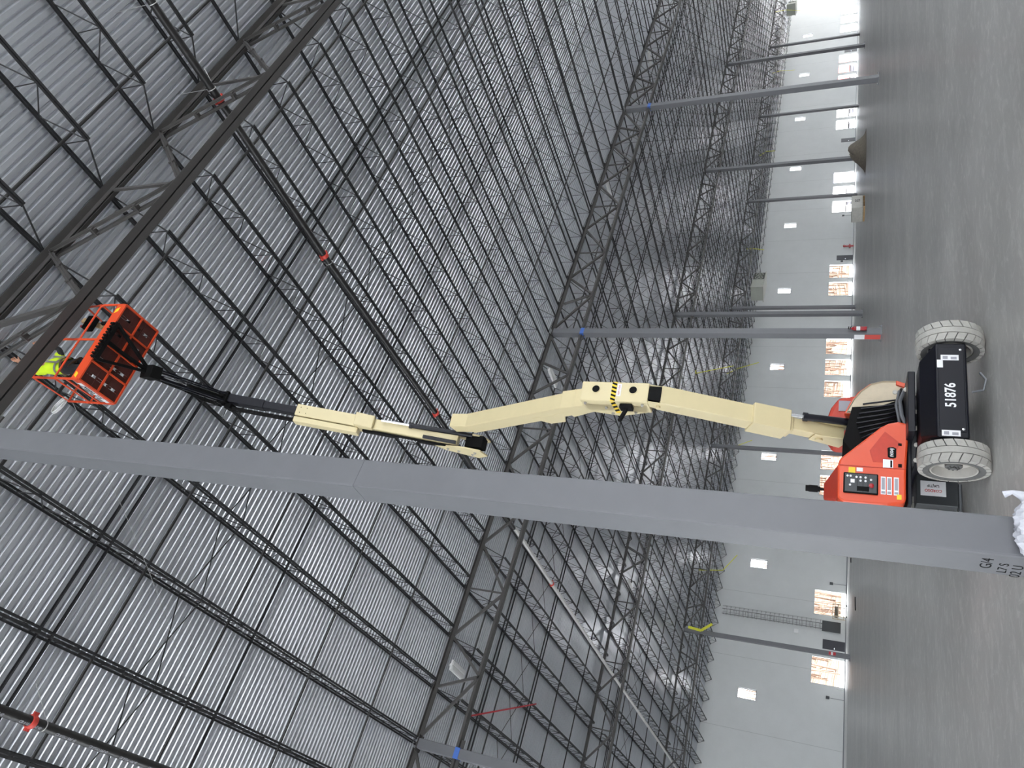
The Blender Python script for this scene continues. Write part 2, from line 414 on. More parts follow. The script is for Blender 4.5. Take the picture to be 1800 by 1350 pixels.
# ------------------------------------------------------------------ joist girders (trusses along X)
NODES = [1.35, 3, 5, 7, 8.65]
LINKS = {1.35: (0, 1, 2), 3: (2, 3, 4), 5: (4, 5, 6), 7: (6, 7, 8), 8.65: (8, 9, 10)}
gname = ['rearmost', 'first', 'second', 'third', 'fourth']
def chord(mb, p0, p1, leg, th, gap, up, along_x=True):
    """double angle; up=+1: horizontal legs at the bottom, vertical legs rising"""
    p0, p1 = Vector(p0), Vector(p1); side = Vector((0, 1, 0)) if along_x else Vector((1, 0, 0))
    for s_ in (-1, 1):
        o = side*s_*(gap/2+leg/2); mb.bar(p0+o, p1+o, leg, th, side)
        o = side*s_*(gap/2+th/2)+Vector((0, 0, up*leg/2)); mb.bar(p0+o, p1+o, th, leg, side)
def girder(gi, j):
    y = GY[gi]; x = X0+DX*j; zb = GB[gi]; zt = zj(y)-.13
    if not any(inview((x+DX*t/12, y, z), 30) for t in range(13) for z in (zb, zt)): return
    big = gi <= 2
    e = empty('joist_girder', (x, y, zb), 0, 'dark steel truss girder on the %s girder line, bay %s' % (gname[gi], ('left of the first column', 'over the lift', 'next right', 'third bay', 'fourth bay', 'fifth bay', 'sixth bay', 'seventh bay', 'eighth bay')[min(j+1, 8)]), 'girder')
    h = zt-zb; leg = .135 if gi <= 2 else .13
    a = MB(); chord(a, (.17, 0, 0), (DX-.17, 0, 0), leg, .012, .028, 1); a.build('bottom_chord', 'girder', e)
    a = MB(); chord(a, (.17, 0, h), (DX-.17, 0, h), leg, .012, .028, -1); a.build('top_chord', 'girder', e)
    allw = MB()
    for n in NODES:
        for k in LINKS[n]:
            mb = MB() if big else allw
            p0 = Vector((n*JS, 0, .04)); p1 = Vector((max(.2, min(DX-.2, k*JS)), 0, h-.04)); w = .09 if abs(k-n) > .1 else .055
            side = Vector((0, 1, 0))
            if abs(k-n) > .4 and gi <= 1:
                for s_ in (-1, 1): mb.bar(p0+side*s_*.05, p1+side*s_*.05, .012, w, side); mb.bar(p0+side*s_*.08, p1+side*s_*.08, .06, .01, side)
                for t in (.35, .68): mb.box(p0.lerp(p1, t), (.1, .17, .08))
            else: mb.bar(p0, p1, w, w, side)
            if big: mb.build('web_member', 'girder', e)
    if not big: allw.build('web_bracing', 'girder', e)
    if gi <= 2:
        for k in range(1, 10): sm = MB(); sm.lohi((k*JS-.07, -.12, h+.015), (k*JS+.07, .12, h+.11)); sm.build('joist_seat', 'joist', e)
for gi in range(1, 5):
    for j in range(-1, 8): girder(gi, j)

# ------------------------------------------------------------------ bar joists (along Y)
def joist_parts(bay):
    y0 = GY[bay]; y1 = GY[bay+1] if bay < 4 else YW
    L = y1-y0; za, zb_ = zj(y0)-zj(y0), zj(y1)-zj(y0); D = .72
    z = lambda t: za+(zb_-za)*t/L
    leg = .045
    T, B, W = MB(), MB(), MB()
    chord(T, (0, .04, z(.04)), (0, L-.04, z(L-.04)), leg, .007, .022, -1, False)
    chord(B, (0, 1.1, z(1.1)-D), (0, L-1.1, z(L-1.1)-D), leg, .007, .022, 1, False)
    n = int(round((L-2.2)/1.22)); st = (L-2.2)/n; r = .018
    for i in range(n+1):
        yb = 1.1+st*i
        if i < n:
            ym = yb+st/2
            W.bar((0, yb, z(yb)-D+.02), (0, ym, z(ym)-.02), r, r); W.bar((0, yb+st, z(yb+st)-D+.02), (0, ym, z(ym)-.02), r, r)
        W.bar((0, yb, z(yb)-D+.02), (0, yb, z(yb)-.02), r*.9, r*.9, (1, 0, 0))
    W.bar((0, .1, z(.1)-.03), (0, 1.12, z(1.1)-D+.01), r*1.3, r*1.3); W.bar((0, L-.1, z(L-.1)-.03), (0, L-1.12, z(L-1.1)-D+.01), r*1.3, r*1.3)
    return T, B, W
bayname = ['in the bay before the first girder', 'between the first and second girders', 'between the second and third girders', 'between the third and fourth girders', 'in the last bay']
ONES = ['', 'first', 'second', 'third', 'fourth', 'fifth', 'sixth', 'seventh', 'eighth', 'ninth', 'tenth', 'eleventh', 'twelfth', 'thirteenth', 'fourteenth', 'fifteenth', 'sixteenth', 'seventeenth', 'eighteenth', 'nineteenth']
def ordinal(n):
    if n < 20: return ONES[n]
    t, o = divmod(n, 10)
    return ['', '', 'twentieth', 'thirtieth', 'fortieth', 'fiftieth', 'sixtieth', 'seventieth', 'eightieth'][t] if o == 0 else ['', '', 'twenty', 'thirty', 'forty', 'fifty', 'sixty', 'seventy', 'eighty'][t]+'-'+ONES[o]
for bay in range(0, 5):
    y0 = GY[bay]; y1 = GY[bay+1] if bay < 4 else YW
    T, B, W = joist_parts(bay); lab0 = 'dark steel roof joist '+bayname[bay]; grp = 'roof joists '+bayname[bay]
    xs = []
    for k in range(-14, 88):
        x = X0+JS*k
        if x > XR-.3: break
        if any(inview((x, y0+(y1-y0)*t/10, zj(y0+(y1-y0)*t/10)-dz), 15) for t in range(11) for dz in (0, .72)): xs.append(x)
    proto = None
    for n_, x in enumerate(xs):
        lab = lab0+', '+ordinal(n_+1)+' from the left'
        loc = (x, y0, zj(y0))
        if proto is None:
            if bay <= 2:
                proto = empty('bar_joist', loc, 0, lab, 'joist', grp)
                T.build('top_chord', 'joist', proto, fix=False); B.build('bottom_chord', 'joist', proto, fix=False); W.build('web_rods', 'joist', proto, fix=False)
            else:
                a = MB()
                for q in (T, B, W): a.add(q.v, q.f)
                proto = a.build('bar_joist', 'joist', fix=False); proto.location = loc; tag(proto, lab, 'joist', grp)
        else: copy_thing(proto, loc, lab)

# bridging angles across the joists, and sprinkler branch pipes, all along X
def row(name, Y, z, r, m, lab, cat, grp, pipe=True, xs=(XL, XR-.3)):
    mb = MB()
    if pipe: mb.tube([(xs[0], 0, 0), (xs[1], 0, 0)], r, 8)
    else: mb.bar((xs[0], 0, 0), (xs[1], 0, 0), r*2, .006, (0, 1, 0)); mb.bar((xs[0], r, -r), (xs[1], r, -r), .006, r*2, (0, 1, 0))
    o = mb.build(name, m, smooth=pipe); o.location = (0, Y, z); return tag(o, lab, cat, grp)
BR = {0: [1.2-13+18.7-7.4, 4.5-.0], 1: [7.35, 11.1, 13.9, 17.5, 20.9], 2: [26.3, 29.6, 33.0, 36.3, 39.7], 3: [45, 48.3, 51.7, 55, 58.4], 4: [64, 67.3, 70.8]}
for bay, ys in BR.items():
    for n_, Y in enumerate(ys):
        row('sprinkler_branch_pipe', Y, zj(Y)-.26, .032, 'pipe', 'thin black branch pipe '+bayname[bay]+', '+ordinal(n_+1)+' from the camera side', 'pipe', 'branch pipes '+bayname[bay])
for bay in range(1, 5):
    y0 = GY[bay]
    for n_, Y in enumerate((y0+4.2, y0+4.5, y0+9.4) if bay < 4 else (y0+4.4, y0+9)):
        row('bridging_angle', Y, zj(Y)-.03, .022, 'joist', 'thin dark bridging angle '+bayname[bay]+', '+ordinal(n_+1)+' from the camera side', 'bracing', 'bridging angles '+bayname[bay], False)
# cross bridging: one X brace between each pair of joists, one row per bay
xb = MB(); xb2 = None
for bay in (1, 2, 3):
    Y = GY[bay]+6.7; m = MB()
    m.bar((0, 0, -.70), (JS, 0, -.03), .02, .02); m.bar((0, .03, -.03), (JS, .03, -.70), .02, .02)
    proto = None
    for k in range(-4, 60):
        x = X0+JS*k
        for rowy in (Y,):
            if not inview((x+.9, rowy, zj(rowy)-.4), 5): continue
            if proto is None:
                proto = m.build('cross_brace', 'joist', fix=False); proto.location = (x, rowy, zj(rowy))
                tag(proto, 'thin dark crossed brace '+bayname[bay]+', first from the left', 'bracing', 'cross braces '+bayname[bay]); nb_ = 1
            else: nb_ += 1; copy_thing(proto, (x, rowy, zj(rowy)), 'thin dark crossed brace '+bayname[bay]+', '+ordinal(nb_)+' from the left')

# ------------------------------------------------------------------ sprinkler mains (along Y)
def main_pipe(x, pts, r, label, couplings, text=False, hang=(), m='pipe'):
    e = empty('sprinkler_main_pipe', (x, 0, 0), 0, label, 'pipe')
    mb = MB(); mb.tube([(0, y, z) for y, z in pts], r, 16); mb.build('pipe_run', m, e, smooth=True)
    zz = lambda y: interp(y, [p[0] for p in pts], [p[1] for p in pts])
    for y in couplings:
        q = MB(); z = zz(y); q.lathe((0, y-.05, z), (0, 1, 0), [(r, 0), (r+.022, 0), (r+.03, .03), (r+.03, .07), (r+.022, .1), (r, .1)], 20)
        for s_ in (-1, 1): q.box((s_*(r+.045), y, z), (.05, .09, .045))
        q.build('red_coupling', 'coupling', e, smooth=True)
    for y in hang:
        q = MB(); z = zz(y)
        q.tube([(math.cos(a)*(r+.008), y, z+math.sin(a)*(r+.008)) for a in [2*math.pi*i/20 for i in range(21)]], .009, 6)
        q.tube([(r+.008, y, z), (.55, y-.25, zj(y)-.66)], .006, 6); q.tube([(0, y, z+r), (0, y, zj(y)-.02)], .006, 6)
        q.build('pipe_hanger', 'wire', e, smooth=True)
    if text:
        y = 8.4
        while y < 16:
            text_mesh('pipe_print', 'CB A10Y1 PIPE 40', .075, 'decal_grey', frame_mtx(Vector((-r*.55, y, zz(y)-r*.86)), (0, 1, -.02), (-.8, 0, .55)), e, .001, .8)
            y += .78
    return e
ZP = [(-6, 14.5), (5.72, 14.05), (10.2, 13.97), (17.1, 13.62), (25.1, 13.40)]
main_pipe(11.93, ZP, .085, 'long black sprinkler main pipe with red couplings, crossing above the lift', [5.7, 10.25, 17.2], hang=[3.6, 5.45, 10.5, 22])
main_pipe(11.98, [(25.2, 13.40), (43, 12.98), (58, 12.5), (74, 12.15)], .085, 'long silvery galvanized main pipe left of the near column, between the roof joists', [30.5], hang=[33, 40, 52], m='galv')
main_pipe(.16, [(-2, 14.2), (5, 13.95), (9.8, 13.85), (13.3, 13.75), (22, 13.4)], .085, 'black sprinkler main with white print and one red coupling at the picture corner', [10.0], True, hang=[10.25])

# ------------------------------------------------------------------ hanging fixtures
def highbay(x, y, z, rz, lab):
    e = empty('high_bay_light', (x, y, z), rz, lab, 'light', None)
    b = MB(); b.lohi((-.62, -.19, 0), (.62, .19, .08)); b.lohi((-.56, -.05, .08), (.56, .05, .15)); b.build('housing', 'fixture', e, bevel=.015)
    l = MB()
    for s_ in (-1, 1): l.lohi((-.57, s_*.09-.06, -.012), (.57, s_*.09+.06, 0))
    l.build('lens', 'fixture', e)
    w = MB()
    for s_ in (-1, 1): w.tube([(s_*.5, -.1, .08), (s_*.5, 0, .5)], .004, 5); w.tube([(s_*.5, .1, .08), (s_*.5, 0, .5)], .004, 5); w.tube([(s_*.5, 0, .5), (s_*.5, 0, .9)], .004, 5)
    w.build('hanging_wire', 'wire', e)
highbay(6.1, 25.2, 13.9, 1.57, 'white rectangular light hanging from the second girder left of the lift')
highbay(19.9, 25.2, 13.75, 1.57, 'white light hanging from the second girder beside the top of the lift column')
highbay(33.8, 25.2, 13.9, 1.57, 'white light on the second girder, middle one of the three right of the lift')
highbay(47.8, 25.2, 13.9, 1.57, 'white light on the second girder, the farthest one towards the right edge')
highbay(17.9, 43.9, 13.2, 1.57, 'small white light on the third girder beside the upper lift arm')

def heater(x, y, z, lab):
    e = empty('unit_heater', (x, y, z), .35, lab, 'heater')
    b = MB(); b.lohi((-2.1, -.9, 0), (.1, .9, 1.35)); b.lohi((-2.3, -1.0, -.08), (2.2, 1.0, 0)); b.build('cabinet', 'heater', e, bevel=.02)
    g = MB(); g.lohi((.1, -.85, .03), (2.1, .85, 1.3))
    g.build('fan_section', 'grille', e)
    for cx_ in (.62, 1.58):
        f = MB(); f.lathe((cx_, -.86, .66), (0, -1, 0), [(.46, 0), (.46, .05), (.40, .05), (.38, .01)], 24); f.lathe((cx_, -.86, .66), (0, -1, 0), [(.12, .0), (.12, .06), (.0, .06)], 16)
        for a in range(5):
            t = a*2*math.pi/5; f.bar((cx_, -.88, .66), (cx_+.38*math.cos(t), -.88, .66+.38*math.sin(t)), .1, .01, (0, -.4, 1))
        f.build('fan', 'heater', e)
    r = MB()
    for sx in (-2.0, 2.0):
        for sy in (-.9, .9): r.tube([(sx, sy, 0), (sx, sy, 2.75)], .02, 6)
    r.build('hanger_rod', 'wire', e)
heater(66.6, 65.5, 9.9, 'pale suspended unit heater with two dark fans near the far wall')
heater(134.5, 65.5, 10.0, 'pale suspended unit heater high by the top right of the hall')

# long pale conduits near the heaters
for x0, x1, Y, z, lab in ((69, 150, 66.2, 10.95, 'long pale gas pipe slung between the two unit heaters'), ):
    mb = MB(); mb.tube([(x0, Y, z), (x1, Y, z)], .05, 8); tag(mb.build('gas_pipe', 'fixture', smooth=True), lab, 'pipe')

# caution tapes and straps hanging in the roof
def strip(name, pts, w, m, lab, cat):
    mb = MB(); pts = [Vector(p) for p in pts]
    if name == 'caution_tape':                                # tied to the nearest joist's bottom chord
        p = pts[0].copy(); p.x = X0+JS*round((p.x-X0)/JS); p.z = zj(p.y)-.70; pts.insert(0, p)
    for a, b in zip(pts, pts[1:]): mb.bar(a, b, w, .01, (1, 0, 0))
    tag(mb.build(name, m), lab, cat)
strip('caution_tape', [(40.34, 50, 12.8), (41.27, 50, 9.68)], 0.07, 'yellowtape', 'long yellow tape drooping from the roof just right of the lift link', 'tape')
strip('caution_tape', [(50.8, 62, 11.23), (51.7, 62, 9.13)], 0.09, 'yellowtape', 'yellow tape hanging just above the window right of the lift, near the roof edge', 'tape')
strip('caution_tape', [(21.9, 61, 11.2), (22.6, 61, 10.39)], 0.22, 'yellowtape', 'short yellow tape tied at the top of the column by the ladder', 'tape')
strip('caution_tape', [(41.1, 62, 10.2), (41.8, 62, 8.95)], 0.07, 'yellowtape', 'yellow tape above the thin column behind the orange hood', 'tape')
strip('caution_tape', [(27.9, 62, 10.2), (29.5, 62, 9.14)], 0.07, 'yellowtape', 'yellow tape left of the near column, by the roof edge', 'tape')
strip('caution_tape', [(70.6, 63, 11.32), (70.3, 63, 10.11)], 0.12, 'yellowtape', 'yellow tape right of the near fan heater', 'tape')
strip('caution_tape', [(90.2, 63, 11.35), (90.15, 63, 10.25)], 0.12, 'yellowtape', 'yellow tape above the plastic-wrapped crate and dirt pile', 'tape')
strip('caution_tape', [(112.1, 64, 11.14), (111.8, 64, 8.9)], 0.1, 'yellowtape', 'yellow tape between the large right column and the next pale column', 'tape')
strip('caution_tape', [(123, 60, 10.79), (122, 60, 8.6)], 0.1, 'yellowtape', 'yellow tape beside the farther fan heater', 'tape')
strip('lifting_strap', [(4.9, 26.2, 13.35), (7.2, 32.6, 13.35)], .06, 'decal_red', 'red strap stretched between two joists left of the near column', 'strap')
# thin sagging cable from the roof behind the near column
mb = MB(); mb.tube([Vector((4.9-3.2*t, 6.9+6.5*t, 13.9-.25*math.sin(t*3.14)+.3*t)) for t in [i/16 for i in range(17)]], .004, 5)
tag(mb.build('guide_wire', 'wire'), 'thin white wire sagging under the roof left of the near column', 'wire')

# ------------------------------------------------------------------ things by the far wall
def ladder(x, y):
    e = empty('caged_ladder', (x, y, 0), 0, 'galvanized caged roof ladder fixed to the far wall, left part', 'ladder')
    r = MB()
    for s_ in (-1, 1): r.lohi((s_*.25-.025, 0, 2.0), (s_*.25+.025, -.03, 11.6))
    for z in (2.2, 4.5, 6.8, 9.1, 11.4):
        for s_ in (-1, 1): r.lohi((s_*.25-.02, 0, z), (s_*.25+.02, .15, z+.05))
    r.build('side_rail', 'ladder', e)
    g = MB(); z = 2.1
    while z < 11.5: g.tube([(-.25, -.015, z), (.25, -.015, z)], .014, 6); z += .3
    g.build('rung', 'ladder', e); e.children[-1]['kind'] = 'stuff'
    c = MB(); z = 2.3
    while z < 11.5:
        pts = [(math.cos(a)*.46, -.28-math.sin(a)*.42, z) for a in [-.5+i*(math.pi+1)/12 for i in range(13)]]; c.tube(pts, .015, 5); z += .42
    for a in (.2, .9, 1.57, 2.3, 2.95): c.tube([(math.cos(a)*.46, -.28-math.sin(a)*.42, 2.2), (math.cos(a)*.46, -.28-math.sin(a)*.42, 11.5)], .012, 5)
    c.build('safety_cage', 'ladder', e)
    d = MB(); d.lohi((-.52, -.12, .5), (.52, -.06, 2.15)); d.build('lockable_gate', 'panel', e)
ladder(29.35, YW-.15)
e = empty('wall_lamp', (28.47, YW-.12, 4.25), 0, 'small white square wall lamp beside the caged ladder', 'lamp')
b = MB(); b.lohi((-.2, 0, 0), (.2, .11, .4)); b.build('housing', 'fixture', e, bevel=.01)
# steel frame cart near the ladder
e = empty('steel_cart', (30.4, YW-1.6, 0), 0, 'pale angle-frame cart standing at the foot of the caged ladder', 'cart')
f = MB()
for sx in (-.6, .6):
    for sy in (-.35, .35): f.lohi((sx-.03, sy-.03, .12), (sx+.03, sy+.03, 1.25))
for z in (.25, .75, 1.22):
    f.lohi((-.63, -.38, z), (.63, -.32, z+.06)); f.lohi((-.63, .32, z), (.63, .38, z+.06)); f.lohi((-.63, -.35, z), (-.57, .35, z+.06)); f.lohi((.57, -.35, z), (.63, .35, z+.06))
f.bar((-.6, -.35, .3), (.6, -.35, 1.2), .03, .03)
f.build('frame', 'hoodin', e)
for sx in (-.55, .55):
    w = MB(); w.lathe((sx, -.38, .07), (0, 1, 0), [(.0, 0), (.07, 0), (.07, .04), (0, .04)], 14); w.build('wheel', 'blackm', e)
w = MB(); w.lohi((-.5, -.3, .82), (.4, .3, 1.1)); w.build('shelf_load', 'dirt', e)

# small grey control boxes and conduit on the far wall, beside door and dock openings
for i, (x, lab) in enumerate(((22.7, 'small grey dock control box left of the leftmost dock opening'), (33.9, 'small grey control box right of the second dock opening'), (80.9, 'small grey control box on the wall beside the man door in the middle'), (90.4, 'small grey control box left of the third dock group'))):
    e = empty('control_box', (x, YW-.1, 0), 0, lab, 'control box')
    b = MB(); b.lohi((-.12, 0, 1.3), (.12, .1, 1.6)); b.build('enclosure', 'panel', e); c = MB(); c.tube([(0, .05, .1), (0, .05, 1.3)], .02, 6); c.build('conduit', 'edge', e)
# fire valve on the wall
e = empty('fire_valve', (83.5, YW-.4, 0), 0, 'red fire riser valve standing at the far wall beside the man door', 'valve')
b = MB(); b.tube([(0, 0, 0), (0, 0, 1.2)], .12, 12); b.tube([(-.3, 0, .5), (.3, 0, .5)], .1, 12); b.lathe((0, -.02, 1.2), (0, 0, 1), [(.12, 0), (.2, .02), (.2, .08), (.1, .12), (0, .2)], 14); b.build('valve_body', 'red', e, smooth=True)
b = MB(); b.lathe((0, -.3, .85), (0, 1, 0), [(.16, 0), (.19, 0), (.19, .03), (.16, .03)], 18); b.tube([(0, -.3, .85), (0, 0, .85)], .02, 8); b.build('hand_wheel', 'white', e)

# extinguisher, sleeve and base paint on the column behind the lift
ax, ay = X0+DX, GY[2]
e = empty('fire_extinguisher', (ax+.04, ay-CW/2-.1, .55), 0, 'red fire extinguisher strapped to the column behind the lift', 'fire extinguisher')
b = MB(); b.lathe((0, 0, 0), (0, 0, 1), [(0, 0), (.08, 0), (.085, .02), (.085, .45), (.06, .52), (.03, .55), (.03, .6), (0, .6)], 20); b.build('cylinder', 'red', e, smooth=True)
b = MB(); b.lathe((0, 0, .24), (0, 0, 1), [(.0865, 0), (.0865, .14)], 20); b.build('label_band', 'white', e)
b = MB(); b.lohi((-.02, -.1, .6), (.02, .05, .63)); b.lohi((-.02, -.1, .66), (.02, .03, .69)); b.tube([(.03, 0, .6), (.13, 0, .55), (.12, 0, .2)], .012, 6); b.build('lever_and_hose', 'blackm', e)
e = empty('warning_sleeve', (ax, ay, 0), 0, 'red and white safety sleeve on the foot of the extinguisher column', 'sign')
b = MB(); h = CW/2+.006; b.lohi((-h, -.1, .04), (-h+.004, h, .62)); b.lohi((-h, -.1, .62), (-h+.004, h, 1.0), 1); b.build('red_panel', ['coupling', 'white'], e)
e = empty('column_sign', (X0+DX-.02, GY[4]-CW/2-.02, 1.0), 0, 'small red and white sign on the column by the ladder', 'sign')
b = MB(); b.lohi((-.12, -.01, 0), (.12, .01, .5)); b.lohi((-.12, -.012, .2), (.12, -.01, .34), 1); b.build('sign_plate', ['decal_red', 'white'], e)

# plastic-wrapped crate, dirt pile
e = empty('wrapped_crate', (50.3, 41.2, 0), .3, 'plastic-wrapped crate on the slab beside a thin pale column', 'crate')
b = MB(); b.lohi((-1.3, -.6, .12), (1.3, .6, .95)); b.build('crate_body', 'plastic', e, bevel=.06)
b = MB()
for x in (-1.1, 0, 1.1): b.lohi((x-.08, -.6, 0), (x+.08, .6, .12))
b.build('skid', 'wood', e)
text_mesh('crate_mark', 'RS', .5, 'blackm', frame_mtx(Vector((.2, -.602, .5)), (1, 0, 0), (0, 0, 1)), e)
def mound():
    mb = MB(); n, R = 28, 14; random.seed(3)
    vs = [Vector((0, 0, 1.15))]; fs = []
    for i in range(1, R+1):
        for j in range(n):
            t = 2*math.pi*j/n; r = i/R; h = 1.15*(math.cos(r*math.pi)*.5+.5)**1.1*(1+.25*math.sin(3*t+1)*r)+random.uniform(-.05, .05)*(1-r)
            h += .5*math.exp(-((r*math.cos(t)-.45)**2+(r*math.sin(t))**2)*14) if i < R else 0
            vs.append(Vector((math.cos(t)*r*3.4, math.sin(t)*r*1.5, max(0, h) if i < R else 0)))
    for j in range(n): fs.append((0, 1+j, 1+(j+1) % n))
    for i in range(R-1):
        for j in range(n): fs.append((1+i*n+j, 1+(i+1)*n+j, 1+(i+1)*n+(j+1) % n, 1+i*n+(j+1) % n))
    mb.add(vs, fs); o = mb.build('dirt_pile', 'dirt', smooth=True); o.location = (56.4, 40.3, 0); o.rotation_euler.z = .25
    tag(o, 'low grey dirt pile on the slab at the foot of a column', 'dirt pile')
mound()
# scraps lying on the slab
for i, (x, y, rz, s_, lab) in enumerate(((21.5, 50.2, .5, 1.4, 'long dark cable scrap lying on the slab left of the near column'), (30.3, 62.0, .2, .5, 'small dark scrap on the slab near the caged ladder'), (74, 52, .1, .25, 'small dark block on the slab beyond the right columns'))):
    mb = MB(); mb.tube([(-s_*.5, 0, .03), (-s_*.1, .12, .03), (s_*.25, -.05, .04), (s_*.5, .06, .03)], .03, 6); o = mb.build('slab_scrap', 'blackm'); o.location = (x, y, 0); o.rotation_euler.z = rz; tag(o, lab, 'scrap')

# ------------------------------------------------------------------ outside
g = MB(); g.lohi((-80, YW+.3, -.25), (320, 260, -.05)); tag(g.build('trim_yard', 'snow'), kind='structure')
def hillside():
    mb = MB(); xs = [-30+6*i for i in range(27)]; ys = [(112, 0), (116, 1.4), (124, 5), (136, 9), (150, 13)]
    vs = [Vector((x, y+2*math.sin(x*.13), z+.5*math.sin(x*.3+y)*(z > 0)-.02)) for y, z in ys for x in xs]; n = len(xs)
    fs = [(j*n+i, j*n+i+1, (j+1)*n+i+1, (j+1)*n+i) for j in range(len(ys)-1) for i in range(n-1)]
    mb.add(vs, fs); tag(mb.build('wooded_bank', 'hill', smooth=True, fix=False), 'brown leaf-littered bank seen through the dock openings', 'bank', kind='stuff')
    t = MB(); random.seed(11)
    for i in range(1500):
        x = random.uniform(-8, 128); y = random.uniform(110, 134); z0 = max(0, (y-113)*.42)-.2; h = random.uniform(6, 13); r = random.uniform(.05, .16)
        lx = random.uniform(-.9, .9)
        t.tube([(x, y, z0), (x+lx*.5, y, z0+h*.5), (x+lx, y, z0+h)], [r, r*.7, r*.25], 4, cap=False)
        for _ in range(2):
            q = random.uniform(.1, .7); a = random.uniform(-1, 1)
            t.tube([(x+lx*q, y, z0+h*q), (x+lx*q+a*2, y+.3, z0+h*q+random.uniform(-.2, 1.8))], [r*.5, .02], 3, cap=False)
    tag(t.build('bare_woodland', 'bark', fix=False), 'dense bare brown woodland seen through the dock openings', 'woodland', kind='stuff')
hillside()
def outside_building():
    e = empty('outside_building', (190, 150, 0), 0, 'pale building across the yard seen through the right dock openings', 'building')
    b = MB(); b.lohi((-30, 0, 0), (90, 20, 14)); b.build('wall', 'bldg', e)
    for i in range(14):
        w = MB(); x = -26+8*i; w.lohi((x, -.1, 1.5), (x+3.4, .02, 3.2)); w.build('window_pane', 'blue', e)
    b = MB(); b.lohi((-30, -.15, 4.2), (90, .02, 4.7)); b.build('fascia', 'blue', e)
outside_building()
def trailer(x, y, lab, m='trailer'):
    e = empty('semi_trailer', (x, y, 0), .12, lab, 'trailer')
    b = MB(); b.lohi((-6, -1.25, 1.1), (6, 1.25, 3.9)); b.build('box_body', m, e, bevel=.04)
    for sx in (-4.6, -3.4, 3.9):
        w = MB(); w.lathe((sx, -1.2, .5), (0, 1, 0), [(0, 0), (.5, 0), (.5, 2.4), (0, 2.4)], 20); w.build('wheel', 'decal_grey', e)
    w = MB(); w.lohi((-5.8, -1.2, .9), (5.8, 1.2, 1.1)); w.build('chassis_rail', 'blackm', e)
trailer(150, 98, 'white trailer in the yard seen through the right dock openings')
trailer(176, 104, 'orange container trailer in the yard beyond the right dock openings', 'coupling')
trailer(122, 100, 'white trailer in the yard, leftmost of those outside')

# ------------------------------------------------------------------ articulating boom lift
LC = Vector((6.02, 7.85, 0)); LZ = math.atan2(-.211, .977)
lift = empty('boom_lift', LC, LZ, 'orange and cream articulating boom lift numbered 51876 with grey tyres', 'boom lift')
LM = Matrix.Translation(LC) @ Matrix.Rotation(LZ, 4, 'Z'); LI = LM.inverted()
# chassis, in lift coordinates: x to the right, y away from the camera
c = MB()
c.add([(-.60, -.30, .24), (.60, -.30, .24), (.60, -.30, .55), (-.60, -.30, .55),
       (-.60, .35, .16), (.60, .35, .16), (.50, -.02, .69), (-.50, -.02, .69), (.50, .35, .69), (-.50, .35, .69)],
      [(0, 1, 2, 3), (3, 2, 6, 7), (7, 6, 8, 9), (0, 3, 7, 9, 4), (1, 5, 8, 6, 2), (4, 9, 8, 5), (0, 4, 5, 1)])
c.lohi((-.42, .3, .2), (.42, 2.1, .66))
c.lohi((-.55, 1.75, .22), (.55, 2.25, .60))
ch = c.build('chassis', 'black', lift, bevel=.02)
p = MB(); p.lohi((-.53, -.312, .27), (.53, -.301, .53)); p.build('front_cover', 'black', ch, bevel=.008)
text_mesh('fleet_number', '51876', .15, 'white', frame_mtx(Vector((-.08, -.3135, .41)), (1, 0, 0), (0, 0, 1)), ch, .001, .82, bold=.003)
for x, w_, h_, z in ((.40, .10, .20, .41), (-.55, .09, .19, .42)):
    d = MB(); d.lohi((x-.035, -.3145, z-.09), (x+.035, -.312, z+.09)); d.lohi((x-.022, -.3155, z-.07), (x+.01, -.3145, z-.01), 1); d.lohi((x-.02, -.3155, z+.02), (x+.02, -.3145, z+.07), 1)
    d.build('warning_decal', ['white', 'decal_grey'], ch)
d = MB(); d.lohi((.27, -.3145, .48), (.37, -.312, .54)); d.build('white_decal', 'white', ch)
for x in (-.5, .5):
    d = MB(); d.lathe((x, -.312, .30), (0, -1, 0), [(.014, 0), (.014, .01), (0, .012)], 12); d.build('bolt', 'chrome', ch)
b = MB(); b.tube([(-.03, -.3, .2), (-.03, -.36, .1), (.1, -.36, .07), (.2, -.33, .12)], .014, 8); b.build('tie_down_hook', 'edge', ch, smooth=True)
# rear charger box with its decal, rear axle arms
b = MB(); b.lohi((-.82, 1.45, .12), (-.36, 2.35, .60)); bx = b.build('side_box', 'panel', ch, bevel=.01)
d = MB(); mt = frame_mtx(Vector((-.6, 1.447, .40)), (1, 0, 0), (0, 0, 1))
d.lohi((-.70, 1.440, .26), (-.50, 1.449, .55)); d.build('charger_decal', 'white', ch)
text_mesh('decal_text', 'CORDSO', .05, 'decal_red', frame_mtx(Vector((-.63, 1.438, .405)), (0, 0, 1), (-1, 0, 0)), ch, .0005, .95, bold=.001)
text_mesh('decal_text', 'UAJTIF', .05, 'blackm', frame_mtx(Vector((-.565, 1.438, .405)), (0, 0, 1), (-1, 0, 0)), ch, .0005, .95, bold=.001)
b = MB(); b.tube([(-.87, 1.5, .1), (-.5, 1.5, .1)], .028, 10); b.build('step_bar', 'edge', ch, smooth=True)
b = MB(); b.lohi((-1.1, 2.0, .15), (-.82, 2.5, .5)); b.bar((-1.0, 2.0, .45), (-.7, 1.9, .66), .2, .05); b.build('battery_tray', 'blackm', ch)
